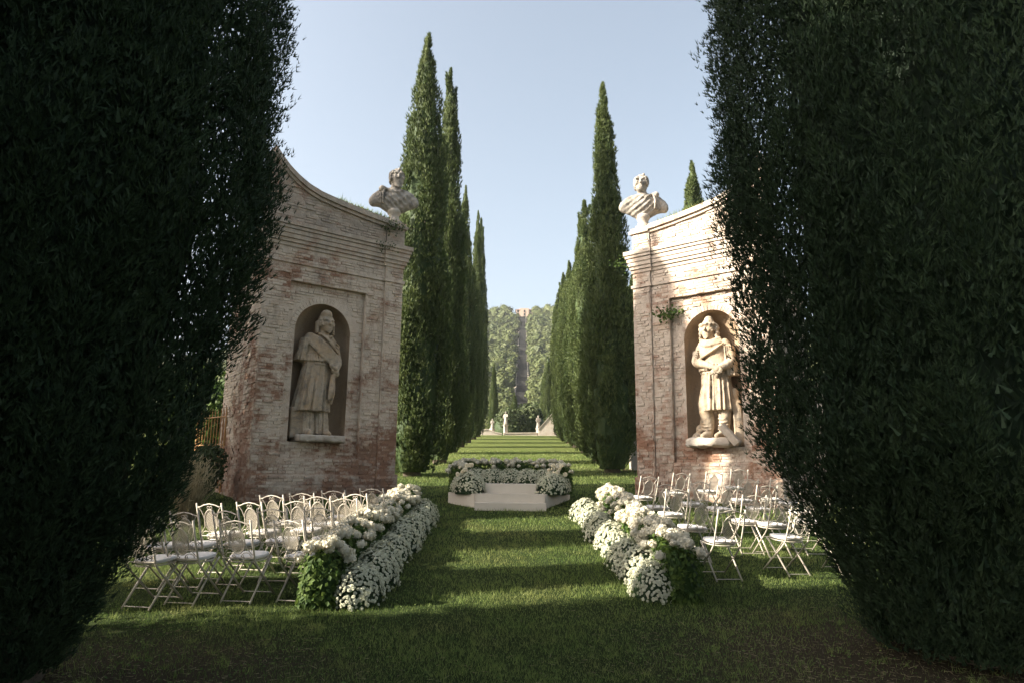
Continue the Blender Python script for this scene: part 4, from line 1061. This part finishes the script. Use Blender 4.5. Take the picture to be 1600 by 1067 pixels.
def hydrangea(x, y, z, rz, label, group, seed, scale=1.0, nh=19, tilt=0.0, hz=1.0):
    e = empty('hydrangea_bush', (x, y, z), (math.radians(tilt), 0, rz), label, 'flower bush', group)
    f = obj('foliage', HYF[seed % 3], e); f.scale = (scale, scale, scale*hz)
    rr = random.Random(seed)
    for i in range(nh):
        for _ in range(30):
            u, v = rr.uniform(-.42, .42), rr.uniform(-.27, .27)
            if (u/.44)**4+(v/.28)**4 < 1: break
        b = obj('blossom', HEADS[rr.randrange(4)], e)
        zz = .62-.30*(abs(v)/.31)**3-.10*(abs(u)/.44)**4+rr.uniform(-.03, .05)
        b.location = (u*scale, v*scale*1.05, zz*scale*hz); k = rr.uniform(.75, 1.15)*scale; b.scale = (k, k, k); b.rotation_euler = (rr.uniform(-.5, .5), rr.uniform(-.5, .5), rr.uniform(0, 6))
    return e
def pompons(P, D, r, rg, petals=9):
    """small double daisies: a ring of petals plus a raised centre ring for each"""
    n = len(P); A = nrm(np.cross(D, rg.normal(0, 1, (n, 3)))); B = np.cross(D, A); Vs, Fs, b = [], [], 0
    rr = r*rg.uniform(.7, 1.25, n)[:, None]
    for lay, (ro, up, tip) in enumerate(((1.0, .15, .30), (.62, .45, .70))):
        ang = np.linspace(0, 2*math.pi, petals+1)[:-1]+lay*.35
        C = P+D*rr*up*.4
        ring = C[:, None]+(A[:, None]*np.cos(ang)[None, :, None]+B[:, None]*np.sin(ang)[None, :, None])*rr[:, None]*ro*rg.uniform(.8, 1.15, (n, petals, 1))+D[:, None]*rr[:, None]*tip*rg.uniform(.4, 1.2, (n, petals, 1))
        V = np.concatenate([C[:, None]+D[:, None]*rr[:, None]*(.25 if lay == 0 else .75), ring], 1)
        j = np.arange(petals); F = np.stack([np.zeros(petals, int), 1+j, 1+(j+1) % petals], 1)
        Fs.append((np.arange(n)[:, None, None]*(petals+1)+F[None]).reshape(-1, 3)+b); Vs.append(V.reshape(-1, 3)); b += n*(petals+1)
    return np.concatenate(Vs), np.concatenate(Fs)
def mum_meshes(seed, rx, ry, h, nf, nl, fr=.021):
    rg = np.random.default_rng(seed)
    d = nrm(rg.normal(0, 1, (nl, 3))); d[:, 2] = np.abs(d[:, 2]); P = d*[rx, ry, h]*rg.uniform(.75, 1.0, (nl, 1))
    V, Fc = leaves(P, d, .05, .026, rg, .6); iv, jf = ico(2); CV = iv*[rx*.84, ry*.84, h*.84]; CV[:, 2] = np.maximum(CV[:, 2], -.03)
    V, Fc, r = join([(V, Fc, rg.random(nl)), (CV, jf, .05)]); fol = np_mesh('foliage', V, Fc, MT['mumleaf'], r)
    d = nrm(rg.normal(0, 1, (nf*3, 3))); d[:, 2] = np.abs(d[:, 2]); d = d[rg.random(len(d)) < np.clip(d[:, 2]*1.8+.22, 0, 1)]; lump = 1+.06*np.sin(d[:, :1]*7+seed)*np.sin(d[:, 1:2]*6)
    P = d*lump*[rx, ry, h]*rg.uniform(.97, 1.09, (len(d), 1))
    keep = []; 
    for i in range(len(P)):                                     # keep blossoms from overlapping
        if all(np.sum((P[i]-P[j])**2) > (fr*1.25)**2 for j in keep[-400:]): keep.append(i)
        if len(keep) >= nf: break
    P, d = P[keep], nrm(d[keep]/[rx, ry, h]+rg.normal(0, .35, (len(keep), 3)))
    V, Fc = pompons(P, d, fr, rg)
    return fol, np_mesh('blossoms', V, Fc, MT['mum'], np.clip(np.repeat(rg.random(len(P)), 18)[:len(Fc)] if False else rg.random(len(Fc)), 0, 1))
MUMS = [mum_meshes(s, .46, .32, .43, 470, 1100, .0250) for s in (1, 2, 3)]
def mum(x, y, z, rz, label, group, v, scale=1.0, tilt=0.0):
    e = empty('chrysanthemum_mound', (x, y, z), (math.radians(tilt), 0, rz), label, 'flower bush', group)
    for nm, me, kd in (('foliage', MUMS[v][0], None), ('blossoms', MUMS[v][1], 'stuff')):
        o = obj(nm, me, e); o.scale = (scale,)*3
        if kd: tag(o, kind=kd)
    return e
NUM = ['nearest', 'second', 'third', 'fourth', 'fifth', 'sixth', 'seventh', 'eighth', 'ninth', 'tenth']
def aisle_rows():
    for sd, nm in ((-1, 'left'), (1, 'right')):
        for i in range(9):
            y = (8.55 if sd < 0 else 8.95)+i*.74
            ax = -.10+.004*(y-8)
            off = 1.70 if sd < 0 else 1.80-.025*i
            hof = 2.10 if sd < 0 else 2.10-.005*i
            lab = f'{NUM[i]} white chrysanthemum mound of the low row left of the aisle' if sd < 0 else f'{NUM[i]} white chrysanthemum mound of the low row right of the aisle'
            mum(ax+sd*off+.03*math.sin(i*2.1)+(0.10 if sd > 0 else 0), y, gz(y)-.02, math.pi/2+.2*math.sin(i), lab, f'chrysanthemum row {nm} of the aisle', i % 3, .93+.06*math.sin(i*1.7), 0)
            y += .0
            lab = f'{NUM[i]} hydrangea bush with white heads in the row left of the aisle' if sd < 0 else f'{NUM[i]} hydrangea bush with white heads in the row right of the aisle'
            hydrangea(ax+sd*hof+.02*math.sin(i*3.3)+(0.10 if sd > 0 else 0), y-.05, gz(y)-.02, math.pi/2+.12*math.sin(i*1.3), lab, f'hydrangea row {nm} of the aisle', i+10*(sd > 0), 1.0, 24, 0, 1.10)
aisle_rows()
def stage_flowers():
    cx, y0, up, lo = .005, 16.05, 1.39, 1.17
    gp = 'flower banks on the stage'
    for i in range(4):                                   # back hedge
        hydrangea(cx-1.02+i*.68, y0+2.72, up, 0, f'{["leftmost","second","third","rightmost"][i]} white topped hedge bush along the back of the stage', gp, 30+i, .92, 22, 0, 1.02)
    for i in range(5):                                   # bank in front of it
        mum(cx-.90+i*.45, y0+2.02-.10*(abs(i-2) < 2), up, .1*i, f'{["leftmost","second","third","fourth","rightmost"][i]} pale green chrysanthemum mound in the bank on the stage', gp, i % 3, .80)
    for sd, nm in ((-1, 'left'), (1, 'right')):
        hydrangea(cx+sd*1.33, y0+1.75, lo, math.pi/2, f'tall hydrangea bush at the {nm} side of the stage', gp, 40+sd, .95, 16, 0, 1.15)
        mum(cx+sd*1.02, y0+.86, lo, sd*.9, f'creamy flower mound at the front {nm} corner of the stage', gp, 1, 1.06)
        mum(cx+sd*1.22, y0+1.42, lo+.05, 1.5, f'creamy flower mound behind the front {nm} corner of the stage', gp, 2, .85)
        e = empty('rose_cluster', (cx+sd*1.1, y0+1.0, lo+.35), label=f'loose cream roses over the {nm} corner of the stage', cat='flowers', group=gp)
        rg = np.random.default_rng(50+sd)
        for k in range(9):
            P = np.array([[rg.uniform(-.25, .25), rg.uniform(-.25, .2), rg.uniform(.02, .35)]]); D = nrm(np.array([[rg.normal(0, .3), -1, .5]]))
            V, Fc = pompons(np.zeros((1, 3)), D, .055, rg, 10)
            obj('rose', np_mesh('rose', V, Fc, MT['rose'], rg.random(len(Fc))), e, P[0])
        s = MB()
        for k in range(6): s.tube([(0, .1, -.2), (rg.uniform(-.2, .2), 0, .05), (rg.uniform(-.25, .25), -.05, .3)], .004, 4)
        s.build('stems', MT['hyleaf'], e)
stage_flowers()

# ------------------------------------------------------------------ iron folding chairs
def arc(cx, cz, rx, rz, a0, a1, n, y=None):
    return [(cx+rx*math.cos(math.radians(a0+(a1-a0)*i/n)), cz+rz*math.sin(math.radians(a0+(a1-a0)*i/n))) for i in range(n+1)]
def make_chair():
    r = empty('folding_chair', (0, 0, 0)); R = .0120; IR = MT['iron']
    by = lambda z: -.20-.10*(z-.45)/.5 if z > .45 else -.20                 # plane of the back, raked
    for s in (-1, 1):
        x = s*.205
        MB().tube([(x, by(.95), .955), (x, by(.7), .70), (x, -.195, .47), (x, -.13, .38), (x, .22, 0)], R, 6).build('back_leg', IR, r, True)
        MB().tube([(x*.93, .19, .455), (x*.93, .14, .42), (x*.93, -.02, .26), (x*.93, -.27, 0)], R, 6).build('front_leg', IR, r, True)
        for q in arc(0, 0, 1, 1, 0, 1, 1)[:0]: pass
        P = [(x*.98, .93), (x*.66, .84), (x*.50, .74), (x*.56, .63), (x*.94, .54)]
        sm = []
        for k in range(len(P)-1):
            for u in (0, .5): sm.append(tuple(np.array(P[k])*(1-u)+np.array(P[k+1])*u))
        sm.append(P[-1])
        MB().tube([(a, by(b), b) for a, b in sm], .006, 5).build('side_curve', IR, r, True)
        c = arc(s*.105, .525, .062, .045, 0 if s > 0 else 180, 180 if s > 0 else 0, 8)+arc(s*.052, .530, .018, .018, 180 if s > 0 else 0, 400 if s > 0 else -220, 8)
        MB().tube([(a, by(b), b) for a, b in c], .0055, 5).build('scroll', IR, r, True)
    top = [(-.205, .90), (-.15, .905), (-.09, .93), (0, .945), (.09, .93), (.15, .905), (.205, .90)]
    MB().tube([(a, by(b), b) for a, b in top], .0085, 6).build('top_rail', IR, r, True)
    ring = []
    for s in (-1, 1): ring.append(arc(s*.022, .893, .020, .020, 0, 360, 10))
    m = MB()
    for c in ring: m.tube([(a, by(b), b) for a, b in c[:-1]], .0045, 5, True)
    m.build('top_scroll', IR, r, True)
    MB().tube([(-.2, by(.505), .505), (0, by(.505), .505), (.2, by(.505), .505)], .007, 6).build('lower_rail', IR, r)
    # oval medallion with pierced lattice
    c = arc(0, .71, .103, .155, 0, 360, 24)[:-1]
    m = MB(); m.tube([(a, by(b), b) for a, b in c], .0075, 5, True); md = m.build('medallion', IR, r, True)
    m = MB()
    for dirn in (-1, 1):
        for k in range(-8, 9):
            o = k*.026                                                     # line x*dirn*1 + z = o
            pts = []
            for t_ in np.linspace(-.16, .16, 49):
                xx = dirn*t_+0; zz = o+t_
                if (xx/.10)**2+(zz/.152)**2 <= 1: pts.append((xx, zz))
            if len(pts) > 1:
                (x0, z0), (x1, z1) = pts[0], pts[-1]; yy = by(.71+z0)
                u = np.array([x1-x0, z1-z0]); u = u/np.linalg.norm(u); p = np.array([-u[1], u[0]])*.0034
                m.add([(x0+p[0], by(.71+z0)+.001*dirn, .71+z0+p[1]), (x0-p[0], by(.71+z0)+.001*dirn, .71+z0-p[1]), (x1-p[0], by(.71+z1)+.001*dirn, .71+z1-p[1]), (x1+p[0], by(.71+z1)+.001*dirn, .71+z1+p[1])], [(0, 1, 2, 3)])
    m.build('lattice', IR, md)
    for yy, z in ((.19, .028), (-.245, .025)):
        MB().tube([(-.2, yy, z), (.2, yy, z)], .0065, 6).build('foot_bar', IR, r)
    c = arc(0, 0, .205, .20, 0, 360, 20)[:-1]
    m = MB(); m.tube([(a, b+.01, .452) for a, b in c], .009, 6, True)
    for k in range(-3, 4): m.tube([(k*.05, -.17, .452), (k*.05, .19, .452)], .004, 4)
    m.build('seat_frame', IR, r, True)
    # plump round cushion
    iv, jf = ico(3); q = iv.copy(); h = np.sign(q[:, 2])*np.abs(q[:, 2])**.55; rr = np.sqrt(np.maximum(1-np.abs(q[:, 2])**3.2, 0)); th = np.arctan2(q[:, 1], q[:, 0])
    sq = 1/((np.abs(np.cos(th))**3+np.abs(np.sin(th))**3)**(1/3))
    CV = np.stack([np.cos(th)*rr*.213*sq*.96, np.sin(th)*rr*.205*sq*.96+.012, .493+h*.031-.012*(1-rr)*np.sign(h)], 1)
    obj('seat_cushion', np_mesh('seat_cushion', CV, jf, MT['cushion'], None, True), r)
    return r
proto = make_chair()
CH_L = [[(222, 816), (288, 813), (375, 812), (459, 812)],
        [(236, 800), (296, 799), (361, 797), (431, 794), (503, 792)],
        [(335, 786), (397, 784), (469, 782), (541, 778)],
        [(431, 773), (500, 775), (561, 771)],
        [(477, 770), (526, 766), (585, 763)]]
CH_R = [[(1137, 796), (1246, 792), (1330, 792)],
        [(1093, 780), (1174, 773), (1218, 777), (1275, 774)],
        [(1055, 764), (1133, 758), (1194, 758), (1262, 762)],
        [(1036, 756), (1090, 752), (1166, 748), (1215, 747), (1245, 752)],
        [(1011, 744), (1061, 739), (1113, 737), (1153, 733)]]
first = True
for nm, rows, face in (('left', CH_L, -14), ('right', CH_R, 12)):
    for ri, row in enumerate(rows):
        row = sorted(row, key=lambda q: abs(q[0]-800))
        for ci, (px, py) in enumerate(row):
            p = on_ground(px, py, .95)
            o = proto if first else copy_tree(proto); first = False
            fa = face+random.uniform(-7, 7)
            if (px, py) == (1246, 792): fa = 22
            a = math.radians(fa)
            # the marked point is the top of the back, about 0.3 m behind the seat centre
            x, y = p[0]-.30*math.sin(a), p[1]+.30*math.cos(a)
            o.location = (x, y, gz(y)+.005)
            o.rotation_euler = (math.atan(.088)*math.cos(a), -math.atan(.088)*math.sin(a)*-1, a)
            tag(o, f'cream iron chair {nm} of the aisle, {NUM[ri]} row, {["first","second","third","fourth","fifth"][ci]} from the aisle', 'chair', f'wedding chairs {nm} of the aisle')

# ------------------------------------------------------------------ grass on the near lawn
def build_grass():
    rg = np.random.default_rng(77); n = 560000
    y = 4.3*np.exp(rg.random(n)*math.log(40/4.3)); x = rg.uniform(-1, 1, n)*(y*.86+1.5)
    worn = np.minimum(np.hypot(x-3.6, y-6.2)/2.3, np.hypot(x+3.2, y-5.2)/2.1)
    k = rg.random(n) < np.clip(worn-.15, .12, 1)
    x, y = x[k], y[k]; n = len(x)
    sc = np.clip(y/7, .8, 4.5)
    clump = .75+.35*np.sin(x*2.3+np.sin(y*1.9))*np.sin(y*2.7+np.sin(x*1.3))+rg.normal(0, .1, n)
    L = np.clip(rg.uniform(.028, .068, n)*clump*np.sqrt(sc), .014, .14); W = .0050*sc
    P = np.stack([x, y, g(y)-.003], 1); D = nrm(np.stack([rg.normal(0, .42, n), rg.normal(0, .42, n), np.ones(n)], 1))
    V, Fc = blades(P, D, L, W, 1, .05, rg)
    tone = np.clip(.45+.3*np.sin(x*1.1+1.7*np.sin(y*.8))*np.sin(y*.9+x*.4)+rg.normal(0, .25, n), 0, 1)
    nt_ = 1500; ty = 4.6*np.exp(rg.random(nt_)*math.log(26/4.6)); tx = rg.uniform(-1, 1, nt_)*(ty*.8+1)                    # coarser tufts and clover
    TP = np.repeat(np.stack([tx, ty, g(ty)], 1), 14, 0); TP[:, :2] += rg.normal(0, .03, (len(TP), 2)); TD = nrm(np.stack([rg.normal(0, .5, len(TP)), rg.normal(0, .5, len(TP)), np.ones(len(TP))], 1))
    V2, F2 = blades(TP, TD, rg.uniform(.05, .10, len(TP)), .006*np.clip(TP[:, 1]/7, .8, 3), 1, .05, rg)
    cy_ = 4.6*np.exp(rg.random(6000)*math.log(14/4.6)); cx_ = rg.uniform(-1, 1, 6000)*(cy_*.8+1); CP = np.stack([cx_, cy_, g(cy_)+.028], 1)
    V3, F3 = leaves(CP, np.tile([0, 0, 1.0], (6000, 1)), .028, .024, rg, .35)
    V, Fc, tone = join([(V, Fc, tone), (V2, F2, rg.uniform(.1, .9, len(F2))), (V3, F3, rg.uniform(0, .5, len(F3)))])
    tag(obj('lawn_grass', np_mesh('lawn_grass', V, Fc, MT['grass'], tone)), 'short mown green grass of the lawn', 'grass', kind='stuff')
build_grass()
def litter():
    rg = np.random.default_rng(9); n = 5200
    x = np.concatenate([rg.normal(3.5, 1.4, n//2), rg.normal(-3.0, 1.5, n//2)]); y = np.concatenate([rg.normal(6.2, 1.0, n//2), rg.normal(5.4, 1.0, n//2)])
    P = np.stack([x, y, g(y)+.008], 1); D = nrm(np.stack([rg.normal(0, 1, n), rg.normal(0, 1, n), rg.normal(.1, .1, n)], 1))
    V, Fc = blades(P, D, rg.uniform(.03, .09, n), np.full(n, .006), 1, .05, rg)
    tag(obj('dry_litter', np_mesh('dry_litter', V, Fc, MT['drygrass'], rg.random(n)*.6)), 'dry grass and twigs scattered under the near cypresses', 'litter', kind='stuff')
litter()

# ------------------------------------------------------------------ thin autumn haze in the air
def haze():
    m = bpy.data.materials.new('haze'); m.use_nodes = True; n = m.node_tree.nodes; n.clear()
    v = n.new('ShaderNodeVolumePrincipled'); v.inputs['Density'].default_value = HAZE; v.inputs['Color'].default_value = (.92, .94, .97, 1); v.inputs['Anisotropy'].default_value = .3
    o = n.new('ShaderNodeOutputMaterial'); m.node_tree.links.new(v.outputs[0], o.inputs['Volume'])
    b = MB(); b.box(-340, 340, -75, 575, -62, 118); h = b.build('haze', m); tag(h, 'thin pale haze filling the air over the garden and hill', 'haze', kind='stuff')
HAZE = .00022
haze()
